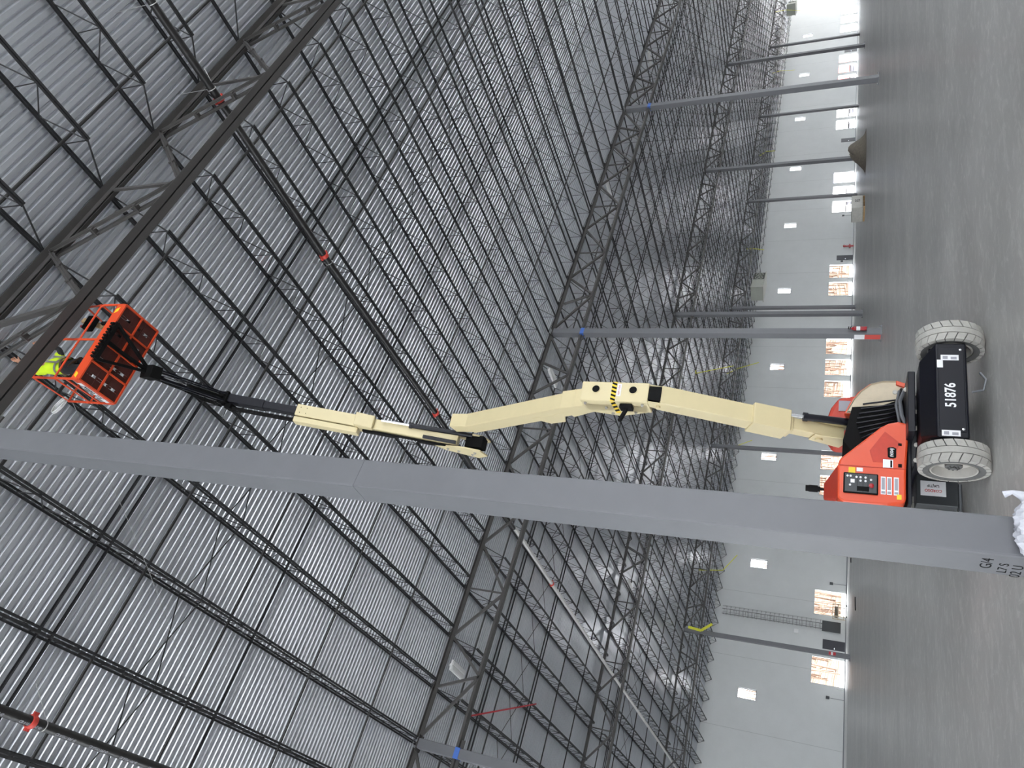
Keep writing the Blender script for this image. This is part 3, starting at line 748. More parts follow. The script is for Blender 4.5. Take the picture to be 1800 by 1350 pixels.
def wheel(x, y, toe=0, side=-1):
    e = MB(); R, Wd = .365, .245
    ax = Vector((math.cos(toe), math.sin(toe), 0)); ct = Vector((x, y, R))
    prof = [(.235, -Wd/2+.02), (.25, -Wd/2), (.31, -Wd/2-.004), (.335, -Wd/2+.012), (.345, -Wd/2+.03), (.345, Wd/2-.03), (.335, Wd/2-.012), (.31, Wd/2+.004), (.25, Wd/2), (.235, Wd/2-.02)]
    e.lathe(ct, ax, prof, 48)
    t = e.build('tire', 'tiredark', lift, smooth=True)
    l = MB(); a0 = Vector((0, 0, 1)); b0 = ax.cross(a0)
    l.lathe(ct, ax, [(.34, -.036), (R, -.034), (R, .034), (.34, .036)], 60)
    n = 22
    for i in range(n):
        for s_ in (-1, 1):
            vs = []
            for (w0, da) in ((.042, 0), (Wd/2+.002, -.10*s_ if False else -.10)):
                for rr in (.338, R if w0 < .1 else R-.006):
                    for q in (0, 1):
                        t_ = 2*math.pi*(i+(.5 if s_ > 0 else 0))/n+da+q*(2*math.pi/n*.88)
                        vs.append(ct+ax*s_*w0+(a0*math.cos(t_)+b0*math.sin(t_))*rr)
            # shoulder drop onto the sidewall
            for q in (0, 1):
                t_ = 2*math.pi*(i+(.5 if s_ > 0 else 0))/n-.10+q*(2*math.pi/n*.88)
                vs.append(ct+ax*s_*(Wd/2+.008)+(a0*math.cos(t_)+b0*math.sin(t_))*(R-.055))
            l.add(vs, [(0, 1, 3, 2), (2, 3, 7, 6), (6, 7, 9, 8), (0, 2, 6, 4), (1, 5, 7, 3), (4, 6, 8), (5, 9, 7), (4, 5, 1, 0), (4, 8, 9, 5)])
    l.build('tread', 'tire', t)
    r = MB(); s_ = side
    r.lathe(ct, ax*s_, [(.24, Wd/2-.01), (.235, Wd/2+.004), (.222, Wd/2), (.20, Wd/2-.05), (.185, .03), (.10, .03), (.085, .055), (.085, .07), (.0, .075)], 40)
    r.lathe(ct, ax*-s_, [(.24, Wd/2-.01), (.222, Wd/2), (.20, Wd/2-.05), (.19, -.02), (.0, -.02)], 40)
    r.build('rim', 'rim', t, smooth=True)
    h = MB(); h.lathe(ct, ax*s_, [(.088, .03), (.088, .075), (.075, .085), (.03, .085), (.03, .1), (0, .1)], 24)
    for k in range(8):
        a = 2*math.pi*k/8; q = ct+ax*s_*.085+(a0*math.cos(a)+b0*math.sin(a))*.055; h.lathe(q, ax*s_, [(.009, 0), (.009, .012), (0, .012)], 6)
    h.build('hub', 'tiredark', t, smooth=True)
wheel(-.755, .0, 0, -1); wheel(.755, .0, 0, 1); wheel(-.755, 2.0, 0, -1); wheel(.755, 2.0, 0, 1)
ax_ = MB(); ax_.tube([(-.7, 0, .365), (.7, 0, .365)], .05, 10); ax_.lohi((-.62, -.12, .24), (-.5, .15, .6)); ax_.lohi((.5, -.12, .24), (.62, .15, .6)); ax_.tube([(-.7, 2, .365), (.7, 2, .365)], .07, 10); ax_.build('axle', 'black', ch)
# turntable
t = MB(); t.lathe((-.0, 1.0, .66), (0, 0, 1), [(0, 0), (.48, 0), (.48, .08), (.0, .08)], 36); t.lohi((-1.15, .5, .735), (.42, 1.9, .78)); t.lohi((-.35, .15, .72), (.45, 1.9, .80))
tt = t.build('turntable', 'black', lift, bevel=.01)
def outline(name, m, y, pts, depth, parent, bevel=.02, shrink=None, smooth=False):
    mb = MB(); n = len(pts)
    if shrink is None: mb.prism([(x, y, z) for x, z in pts], (0, depth, 0))
    else:
        cx_ = sum(p[0] for p in pts)/n; cz_ = sum(p[1] for p in pts)/n; rings = []
        for f, dy in shrink: rings.append([Vector((cx_+(x-cx_)*f, y+dy, cz_+(z-cz_)*f)) for x, z in pts])
        vs = [v for r in rings for v in r]; fs = [tuple(range(n)), tuple((len(rings)-1)*n+i for i in range(n))[::-1]]
        for k in range(len(rings)-1): fs += [(k*n+i, k*n+(i+1) % n, (k+1)*n+(i+1) % n, (k+1)*n+i) for i in range(n)]
        mb.add(vs, fs)
    return mb.build(name, m, parent, smooth=smooth, bevel=bevel)
LH = [(-.13, .76), (-.10, .88), (-.13, .99), (-.19, 1.08), (-.64, 1.53), (-.74, 1.555), (-1.15, 1.55), (-1.20, 1.49), (-1.195, 1.0), (-1.16, .83), (-1.12, .80), (-.78, .80)]
mb = MB(); n = len(LH)
front = [Vector((x, .45, z)) for x, z in LH]
back = [Vector((x if i not in (3, 4) else x+.02, 1.35, z)) for i, (x, z) in enumerate(LH)]
mb.add(front+back, [tuple(range(n)), tuple(range(2*n-1, n-1, -1))]+[(i, i+n, (i+1) % n+n, (i+1) % n) for i in range(n)])
hood = mb.build('left_hood', 'orange', tt, bevel=.03)
tp = MB(); tp.add([(-.72, .47, 1.55), (-1.16, .47, 1.55), (-1.02, .95, 1.71), (-.82, .95, 1.71), (-.70, 1.3, 1.6), (-1.16, 1.3, 1.6)], [(0, 1, 2, 3), (3, 2, 5, 4), (0, 3, 4), (1, 5, 2), (0, 4, 5, 1)]); tp.build('hood_top', 'orange_dull', tt, bevel=.01)
d = MB(); d.prism([(-.25, .4445, 1.03), (-.52, .4445, 1.20), (-.66, .4445, 1.16), (-.66, .4445, .98), (-.40, .4445, .86)], (0, .004, 0)); d.build('hood_recess', 'orange_dull', hood)
d = MB(); d.lohi((-.735, .4435, .80), (-.725, .4470, 1.54)); d.build('hood_seam', 'orange_dull', hood)
# control panel
d = MB(); d.lohi((-1.09, .425, 1.10), (-.825, .452, 1.485)); cp = d.build('control_panel', 'blackm', tt, bevel=.02)
d = MB(); d.lohi((-1.075, .418, 1.115), (-.84, .426, 1.47)); d.build('panel_face', 'panel', cp, bevel=.006)
k = MB()
for x, z in ((-.875, 1.44), (-.875, 1.405), (-.885, 1.34), (-.885, 1.295), (-.885, 1.24), (-.93, 1.295), (-.93, 1.24), (-.99, 1.41), (-.91, 1.18)):
    k.lathe((x, .418, z), (0, -1, 0), [(.013, 0), (.013, .006), (.006, .008), (.005, .03), (0, .03)], 12)
k.build('toggle_switches', 'white', cp)
k = MB(); k.lohi((-.96, .412, 1.36), (-.915, .419, 1.405)); k.build('gauge', 'white', cp)
k = MB(); k.lathe((-.985, .418, 1.175), (0, -1, 0), [(.028, 0), (.028, .012), (.02, .014), (.02, .03), (0, .034)], 20); k.build('stop_button', 'red', cp)
k = MB()
for z0 in (1.33, 1.265, 1.21): k.lohi((-1.07, .4165, z0), (-.845, .4185, z0+.004))
k.lohi((-1.06, .4165, 1.20), (-1.0, .4185, 1.33)); k.build('panel_print', 'blackm', cp)
for z0 in (1.045, .98, .905):
    d = MB(); d.lohi((-1.07, .444, z0-.027), (-.845, .4495, z0+.027)); d.lohi((-1.06, .4435, z0-.02), (-1.03, .445, z0+.02), 1); d.lohi((-1.01, .4435, z0-.018), (-.86, .445, z0+.018), 1)
    d.build('instruction_decal', ['white', 'decal_grey'], hood)
d = MB(); d.lohi((-.73, .4435, .94), (-.62, .4495, 1.05)); d.lohi((-.72, .443, .95), (-.63, .444, .97), 1); d.build('safety_decal', ['white', 'blackm'], hood)
d = MB(); d.lohi((-.83, .4435, 1.355), (-.75, .4495, 1.43)); d.lohi((-.80, .4435, 1.27), (-.75, .4495, 1.34), 1); d.build('yellow_decal', ['yellow', 'white'], hood)
d = MB(); d.prism([(-.60, .4425, .935), (-.60, .4425, .975), (-.585, .4425, .998), (-.47, .4425, 1.002), (-.455, .4425, .975), (-.455, .4425, .935), (-.47, .4425, .905), (-.585, .4425, .905)], (0, .006, 0)); lg = d.build('model_badge', 'blackm', hood)
text_mesh('badge_text', 'E450AJ', .048, 'white', frame_mtx(Vector((-.528, .4415, .953)), (1, 0, 0), (0, 0, 1)), hood, .0006, .8, shear=.2, bold=.001)
d = MB(); d.lohi((-.43, .44, .845), (-.40, .452, .885)); d.lohi((-.71, .44, .845), (-.67, .452, .885)); d.lohi((-1.12, .44, .85), (-1.06, .452, .90), 1); d.build('latch', ['blackm', 'yellow'], hood)
# beacon on the hood
b = MB(); b.tube([(-.90, .95, 1.70), (-.90, .95, 1.76)], .02, 10); b.lathe((-.90, .95, 1.75), (0, 0, 1), [(0, 0), (.035, 0), (.035, .03), (.045, .03), (.045, .13), (.04, .15), (.04, .18), (0, .18)], 18)
b.build('beacon', 'blackm', tt, smooth=True)
# machinery between the hoods
outline('engine_bay', 'blackm', .78, [(.22, 1.40), (.26, 1.04), (.39, .77), (.11, .72), (-.10, .76), (-.19, 1.07), (-.45, 1.36), (-.26, 1.50)], .9, tt, 0)
h = MB(); random.seed(5)
for i in range(9):
    x0 = -.3+.07*i; h.tube([(x0, .76, 1.35-.3*abs(x0)), (x0+.05, .70, 1.2-.04*i), (x0+.12, .74, 1.0-.03*i), (x0+.1, .8, .8)], .013, 6)
h.build('hydraulic_hose', 'black', tt, smooth=True)
h = MB()
for x, z in ((.32, .80), (.28, .92), (.02, .70), (-.20, .70), (-.42, .69), (-.62, .70)): h.lathe((x, .42, z), (0, -1, 0), [(0, -.02), (.028, 0), (.028, .02), (.015, .024), (0, .024)], 10)
h.build('swing_bolts', 'rim', tt)
h = MB(); h.tube([(.4, .6, .80), (.2, .5, .86), (0, .5, .84), (-.1, .52, .8)], .025, 8); h.tube([(.38, .58, .86), (.15, .52, .90), (-.08, .55, .86)], .018, 8); h.build('battery_cable', 'edge', tt, smooth=True)
# right hood, swung open and showing its pale inside
RH = [(.17, 1.47), (.36, 1.39), (.48, 1.31), (.60, 1.18), (.645, 1.04), (.65, .88), (.62, .77), (.52, .72), (.41, .74), (.30, .83), (.20, .98), (.15, 1.04), (.15, 1.10)]
hr = outline('right_hood', 'orange', .86, RH, .3, tt, .01, [(1.05, -.005), (1.06, .06), (.95, .3), (.7, .42)], False)
outline('hood_lining', 'hoodin', .80, [(x-.012, z-.006) for x, z in RH], .02, hr, .01, [(.93, .05), (1.0, 0), (1.02, .03)], False)
d = MB(); d.prism([(.17, .80, 1.45), (.34, .80, 1.37), (.36, .80, 1.12), (.16, .80, 1.10)], (0, .012, 0)); d.build('lining_facet', 'hoodin', hr, bevel=.01)
d = MB(); d.prism([(.52, .795, .72), (.60, .795, .77), (.645, .795, .88), (.58, .795, .88), (.55, .795, .80)], (0, .05, 0)); d.build('hood_corner', 'orange', hr, bevel=.01)
d = MB(); d.tube([(.5, .78, .82), (.38, .6, .84), (.2, .52, .86)], .02, 8); d.build('gas_strut', 'blackm', hr)
# rear cowl behind
BH = [(.10, .80), (.10, 1.62), (.25, 1.72), (.42, 1.70), (.56, 1.66), (.72, 1.56), (.76, 1.37), (.72, .85)]
outline('rear_cowl', 'orange_dull', 1.55, BH, .7, tt, .04, [(.96, 0), (1.0, .05), (1.0, .6), (.9, .7)], False)
d = MB(); d.lohi((.5, 1.535, 1.38), (.66, 1.548, 1.56)); d.build('rear_decal', 'decal_grey', tt)
# ---- boom structure
def LP(y, z, x=0.): return Vector((x, y, z))
S = Vector((1, 0, 0))
boom = MB()
A0, A1 = LP(1.28, 1.52), LP(.24, 3.85)
boom.bar(A0, A0.lerp(A1, .40), .17, .20, S); boom.bar(A0.lerp(A1, .28), A1, .26, .27, S)
da = (A1-A0).normalized(); na = da.cross(S)
boom.bar(A0.lerp(A1, .30)-na*.0, A0.lerp(A1, .50), .31, .36, S)
for s_ in (-1, 1):
    boom.bar(A0.lerp(A1, -.02)+S*s_*.10, A0.lerp(A1, .16)+S*s_*.10, .02, .34, S, None, .02, .22)
    boom.bar(A1-da*.30+S*s_*.125, A1+da*.16+S*s_*.125, .02, .27, S, None, .02, .16)
lb = boom.build('lower_boom', 'cream', lift, bevel=.012)
for pc, pr, ph in ((A0.lerp(A1, .33)-na*.12, .06, .15), (A1, .035, .16), (A0.lerp(A1, .12), .05, .14)):
    b = MB(); b.lathe(pc, S, [(0, -ph), (pr, -ph), (pr, ph), (0, ph)], 16); b.build('pivot_pin', 'cream', lb, smooth=True)
# lift cylinder for the lower boom
c0, c1 = LP(1.02, 1.40, .10), LP(.78, 2.45, .09)
cy = MB(); cy.tube([c0, c0.lerp(c1, .55)], .05, 14); cy.lathe(c0.lerp(c1, .52), (c1-c0), [(.05, 0), (.062, 0), (.062, .06), (.04, .06)], 14); cyl = cy.build('lift_cylinder', 'black', lift, smooth=True)
cy = MB(); cy.tube([c0.lerp(c1, .5), c1], .024, 12); cy.build('cylinder_rod', 'chrome', cyl, smooth=True)
# link tower
lk = MB(); lk.box((0, .27, 4.46), (.30, .36, .98)); lk.prism([(-.15, .2, 3.98), (-.15, .45, 4.02), (-.15, .62, 4.45), (-.15, .50, 4.9), (-.15, .2, 4.93)], (.03, 0, 0))
lk.prism([(.12, .2, 3.98), (.12, .45, 4.02), (.12, .62, 4.45), (.12, .50, 4.9), (.12, .2, 4.93)], (.03, 0, 0))
link = lk.build('tower_link', 'cream', lift, bevel=.015)
for z in (4.19, 4.73):
    q = MB(); q.lathe((.03, .088, z), (0, -1, 0), [(0, .0), (.055, .0), (.055, .004), (.0, .004)], 24); q.lathe((.03, .086, z), (0, -1, 0), [(.055, 0), (.062, 0), (.062, .008), (.055, .008)], 24, k=1); q.build('access_hole', ['blackm', 'cream'], link)
q = MB()
for i in range(5):
    x0 = -.148+i*.06; q.prism([(x0, .0865, 4.43), (x0+.03, .0865, 4.43), (x0+.055, .0865, 4.50), (x0+.025, .0865, 4.50)], (0, .002, 0), 1)
q.lohi((-.149, .0875, 4.43), (.149, .0885, 4.50), 0)
for i in range(3):
    q.prism([(-.1525, .11+i*.12, 4.43), (-.1525, .17+i*.12, 4.43), (-.1525, .21+i*.12, 4.50), (-.1525, .15+i*.12, 4.50)], (.002, 0, 0), 1)
q.lohi((-.1515, .1, 4.43), (-.1505, .5, 4.50), 0)
q.build('hazard_stripe', ['yellow', 'blackm'], link)
q = MB(); q.lohi((-.07, .086, 4.36), (.12, .0885, 4.42)); q.build('warning_strip', 'white', link)
text_mesh('strip_text', 'KEEP CLEAR', .032, 'decal_red', frame_mtx(Vector((.025, .0855, 4.39)), (1, 0, 0), (0, 0, 1)), link, .0005, .9)
q = MB(); q.box((-.19, .2, 4.28), (.06, .13, .18)); q.bar((-.22, .18, 4.27), (-.42, .16, 4.34), .05, .05); q.build('limit_bracket', 'blackm', link, bevel=.008)
q = MB()
for y, z in ((.16, 4.05), (.16, 4.88), (.44, 4.2), (.3, 4.6), (.5, 4.55)): q.lathe((-.152, y, z), (-1, 0, 0), [(.022, 0), (.022, .02), (.01, .022), (.01, .035), (0, .035)], 10)
q.build('pin_bolts', 'rim', link)
q = MB(); q.prism([(-.10, .1, 3.8), (-.10, .34, 3.78), (-.10, .34, 4.02), (-.10, .1, 4.0)], (.2, 0, 0)); q.build('knuckle_guard', 'blackm', link)
# upper tower boom
B0, B1 = LP(.42, 4.92), LP(1.72, 7.62)
ub = MB(); db = (B1-B0).normalized(); nb = db.cross(S)
ub.bar(B0.lerp(B1, .05), B0.lerp(B1, .93), .25, .29, S); ub.bar(B0.lerp(B1, .9), B1+db*.12+nb*0+Vector((0, -.14, .02)), .24, .26, S)
ub.bar(B0-db*.12, B0.lerp(B1, .14), .29, .22, S, None, .29, .34)
for s_ in (-1, 1): ub.prism([B0.lerp(B1, .16)+S*s_*.13-nb*.0, B0.lerp(B1, .40)+S*s_*.13, B0.lerp(B1, .34)+S*s_*.13+nb*.28, B0.lerp(B1, .24)+S*s_*.13+nb*.30], S*.02)
upb = ub.build('upper_boom', 'cream', lift, bevel=.012)
c0, c1 = B0.lerp(B1, .30)+nb*.24, LP(.30, 4.55)
q = MB(); q.tube([c0, c0.lerp(c1, .6)], .045, 12); q.tube([c0.lerp(c1, .5), c1], .025, 10); q.build('tower_cylinder', 'edge', upb, smooth=True)
# main boom
MX = -.24
M0, M1 = LP(2.03, 7.42, MX), LP(.95, 10.62, MX); dm = (M1-M0).normalized(); nm = S.cross(dm)      # nm points to the camera side
mm = MB(); mm.bar(M0.lerp(M1, .10), M0.lerp(M1, .98), .19, .24, S); mm.bar(M0.lerp(M1, .62), M1, .22, .28, S)
mm.bar(M0.lerp(M1, .56)-nm*.14*(-1), M0.lerp(M1, .66)+nm*.16, .24, .14, S, None, .24, .2)
mainb = mm.build('main_boom', 'cream', lift, bevel=.012)
q = MB(); q.prism([M0+S*-.15-dm*.22-nm*.10, M0+S*-.15-dm*.05-nm*.28, M0+S*-.15+dm*.55-nm*.16, M0+S*-.15+dm*.75+nm*.0, M0+S*-.15+dm*.2+nm*.14, M0+S*-.15-dm*.1+nm*.12], S*.03)
q.prism([M0+S*.12-dm*.22-nm*.10, M0+S*.12-dm*.05-nm*.28, M0+S*.12+dm*.55-nm*.16, M0+S*.12+dm*.75+nm*.0, M0+S*.12+dm*.2+nm*.14, M0+S*.12-dm*.1+nm*.12], S*.03)
bp = q.build('boom_base_plate', 'cream', mainb, bevel=.006)
for a, b_ in ((.0, .0), (.3, -.06), (.5, -.04), (.05, -.12)): q = MB(); q.lathe(M0+S*-.152+dm*a+nm*b_, (-1, 0, 0), [(.028, 0), (.028, .014), (.014, .016), (.014, .03), (0, .03)], 10); q.build('pivot_bolt', 'rim', mainb)
q = MB(); h0 = M0+nm*.0; q.box(M0+dm*.02+S*.03, (.22, .2, .34)); q.build('pivot_block', 'blackm', mainb, bevel=.01)
# telescope and lift cylinders, cable carrier
c0, c1 = M0+S*.12+nm*.10+dm*.1, M0.lerp(M1, .52)+S*.06+nm*.19
q = MB(); q.tube([c0, c0.lerp(c1, .68)], .045, 12); q.lathe(c0.lerp(c1, .66), (c1-c0), [(.045, 0), (.056, 0), (.056, .05), (.03, .05)], 12); cc = q.build('boom_cylinder', 'black', mainb, smooth=True)
q = MB(); q.tube([c0.lerp(c1, .66), c1], .022, 10); q.build('cylinder_rod', 'chrome', cc, smooth=True)
q = MB(); q.tube([M0+S*-.08+nm*.16+dm*.35, M0+S*-.08+nm*.16+dm*.95], .035, 10); q.build('slave_cylinder', 'black', mainb, smooth=True)
q = MB(); q.bar(M0.lerp(M1, .12)+S*-.13, M0.lerp(M1, .62)+S*-.13, .035, .11, S); ct_ = q.build('cable_tray', 'blackm', mainb, bevel=.005)
text_mesh('tray_text', 'E450AJ', .09, 'white', frame_mtx(M0.lerp(M1, .37)+S*-.149, -dm, nm), ct_, .0006, 1.3, shear=.3, bold=.002)
for i in range(16):
    q0 = M0.lerp(M1, .66+.02*i)+S*-.17
    if i == 0: lk_ = MB()
    lk_.box(q0, (.05, .09, .045), Matrix((S, nm, dm)).transposed())
lk_.build('cable_chain', 'blackm', mainb)
q = MB(); q.bar(M0.lerp(M1, .64)+S*-.175+nm*.02, M0.lerp(M1, 1.0)+S*-.175+nm*.02, .10, .2, S); q.build('chain_cover', 'cream', mainb, bevel=.01)
q = MB()
for a in (.94, .975):
    for b_ in (-.05, .05): q.lathe(M0.lerp(M1, a)+S*b_+nm*.1405, nm, [(.008, 0), (.008, .003), (0, .003)], 8)
q.build('wear_pad_bolts', 'blackm', mainb)
# fly section
F1 = LP(.50, 11.98, MX)
q = MB(); q.bar(M1-dm*.1, F1, .14, .18, S); q.bar(M1.lerp(F1, .45), F1-dm*.1, .16, .21, S); fly = q.build('fly_boom', 'black', lift, bevel=.01)
q = MB(); q.bar(M1-dm*.1+S*-.17, M1.lerp(F1, .88)+S*-.17, .05, .10, S); q.box(M1.lerp(F1, .9)+S*-.15, (.09, .16, .14)); q.build('hose_carrier', 'blackm', fly)
q = MB(); q.box(F1, (.2, .22, .22)); q.lathe(F1, S, [(.04, -.14), (.04, .14)], 12); q.build('jib_knuckle', 'blackm', fly, bevel=.01)
# jib and platform support, in lift coordinates
J1 = Vector((-.47, -1.0, 12.20)); dj = (J1-F1).normalized(); sj = dj.cross(Vector((0, 0, 1))).normalized(); nj = sj.cross(dj)
q = MB()
for a in (-.07, .07):
    q.bar(F1+sj*a+nj*.085, J1+sj*a+nj*.085, .022, .055, sj); q.bar(F1+sj*a-nj*.085, J1+sj*a-nj*.085, .022, .055, sj)
q.bar(F1+nj*.085, J1+nj*.085, .05, .03, sj)
jib = q.build('jib', 'black', lift)
q = MB(); q.tube([F1-nj*.02+sj*.0, F1.lerp(J1, .55)], .032, 12); q.build('jib_cylinder', 'blackm', jib, smooth=True)
q = MB(); q.tube([F1.lerp(J1, .5), F1.lerp(J1, .85)], .018, 10); q.build('jib_rod', 'chrome', jib, smooth=True)
q = MB()
for i in range(4): q.tube([F1+sj*(.1+.02*i)+nj*.06, F1.lerp(J1, .3)+sj*(.13+.01*i)+nj*(.03*i-.05), F1.lerp(J1, .7)+sj*.1+nj*(.05-.03*i), J1+sj*.08], .009, 6)
q.build('jib_hose', 'blackm', jib, smooth=True)
q = MB(); q.box(J1, (.22, .2, .3), Matrix((sj, dj, nj)).transposed()); q.build('rotator', 'blackm', jib, bevel=.01)
# platform: its own frame, built in world coordinates
P1 = Vector((4.53, 6.13, 12.40)); ex = Vector((.9955, -.0947, 0)); ey = Vector((.0947, .9955, 0)); PW, PD = 1.47, .74
def PP(x, y, z=0): return P1+ex*x+ey*y+Vector((0, 0, z))
def pbuild(mb, name, m, parent, **k): return mb.build(name, m, parent, tf=LI, **k)
fl = MB()
for i in range(29):
    if i in (3, 9, 19, 25):
        for a, b_ in ((.02, .16), (.24, .36), (.46, .56)): fl.bar(PP(.03+i*.05, a), PP(.03+i*.05, b_), .034, .012, ex)
        fl.bar(PP(.03+i*.05, .64), PP(.03+i*.05, PD-.02), .034, .012, ex)
    else: fl.bar(PP(.03+i*.05, .02), PP(.03+i*.05, PD-.02), .0505, .012, ex)
for y in (.02, .25, .5, PD-.02): fl.bar(PP(.02, y, -.004), PP(PW-.02, y, -.004), .02, .02, ey)
plat = pbuild(fl, 'platform_floor', 'floorplate', lift)
u = MB()
for x in (.0, .36, .72, 1.1, PW): u.bar(PP(x, 0, -.03), PP(x, PD, -.03), .025, .03, ex)
for y in (0, .37, PD): u.bar(PP(0, y, -.03), PP(PW, y, -.03), .025, .03, ey)
pbuild(u, 'floor_frame', 'orange', plat)
k = MB()
def rail(pts, r=.018): k.tube(pts, r, 8)
k.bar(PP(0, -.005, .07), PP(PW, -.005, .07), .02, .17, ey)            # toe boards
k.bar(PP(0, PD, .06), PP(PW, PD, .06), .015, .15, ey); k.bar(PP(-.003, 0, .06), PP(-.003, PD, .06), .015, .15, ex); k.bar(PP(PW+.003, 0, .06), PP(PW+.003, PD, .06), .015, .15, ex)
pbuild(k, 'toe_board', 'orange', plat, bevel=.006)
H = 1.1
k = MB()
k.tube([PP(0, 0, 0), PP(0, 0, H)], .02, 8); k.tube([PP(.76, 0, .1), PP(.76, 0, H)], .02, 8)
k.tube([PP(0, PD, 0), PP(0, PD, H)], .02, 8); k.tube([PP(PW, PD, 0), PP(PW, PD, H)], .02, 8); k.tube([PP(.76, PD, 0), PP(.76, PD, H)], .02, 8)
k.tube([PP(PW, 0, 0), PP(PW, 0, .50), PP(PW-.04, 0, .56)], .02, 8)
k.tube([PP(PW-.04, 0, .56), PP(0, 0, .56)], .017, 8)
k.tube([PP(.76, 0, H), PP(0, 0, H), PP(0, PD, H), PP(PW, PD, H), PP(PW, .05, H-.1), PP(PW, .0, .56)], .019, 8)
k.tube([PP(0, 0, .56), PP(0, PD, .56), PP(PW, PD, .56), PP(PW, 0, .56)], .017, 8)
k.tube([PP(.76, 0, H), PP(PW-.1, .0, H-.12), PP(PW, .02, .9)], .016, 8)
k.bar(PP(.0, -.0, .3), PP(0, PD, .3), .012, .05, ex)
pbuild(k, 'guard_rail', 'orange', plat, smooth=True)
k = MB(); k.prism([PP(.02, -.018, .05), PP(.10, -.018, .05), PP(.14, -.018, .12), PP(.06, -.018, .12)], ey*.003); k.prism([PP(PW-.14, -.018, .05), PP(PW-.06, -.018, .05), PP(PW-.1, -.018, .12), PP(PW-.18, -.018, .12)], ey*.003); pbuild(k, 'hazard_mark', 'yellow', plat)
k = MB(); k.bar(PP(-.014, .1, .07), PP(-.014, PD-.05, .07), .004, .09, ex); pbuild(k, 'name_strip', 'white', plat)
text_mesh('strip_letters', 'JLG  E450AJ', .085, 'blackm', frame_mtx(PP(-.0175, .38, .07), -ey, (0, 0, 1)), plat, .0006, .9, tf=LI, shear=.25, bold=.002)
# control console and support bracket
k = MB(); k.box(PP(1.16, .10, .72), (.26, .13, .16), Matrix((ex, ey, Vector((0, 0, 1)))).transposed()); cns = pbuild(k, 'control_console', 'blackm', plat, bevel=.02)
k = MB(); k.lathe(PP(1.1, .10, .80), (0, 0, 1), [(.015, 0), (.01, .08), (.025, .1), (.0, .13)], 10); k.lathe(PP(1.2, .10, .80), (0, 0, 1), [(.03, 0), (.03, .02), (0, .02)], 12); pbuild(k, 'joystick', 'decal_red', cns)
jw = LM @ J1
k = MB(); tip = jw+Vector((0, 0, .02))
k.bar(PP(.40, .02, -.05), PP(1.10, .02, -.05), .07, .09, ey); k.bar(PP(.40, .02, -.06), tip, .045, .05); k.bar(PP(1.10, .02, -.06), tip, .045, .05); k.bar(PP(.75, .3, -.06), tip, .05, .05)
k.bar(PP(.75, .05, -.06), PP(.75, .6, -.06), .06, .04); k.bar(PP(1.1, .02, -.05), PP(1.1, .02, .3), .05, .05)
for i in range(12): k.box(PP(.42+.058*i, -.03, -.06+.015*(i % 2)), (.03, .05, .07))
pbuild(k, 'platform_support', 'blackm', lift)

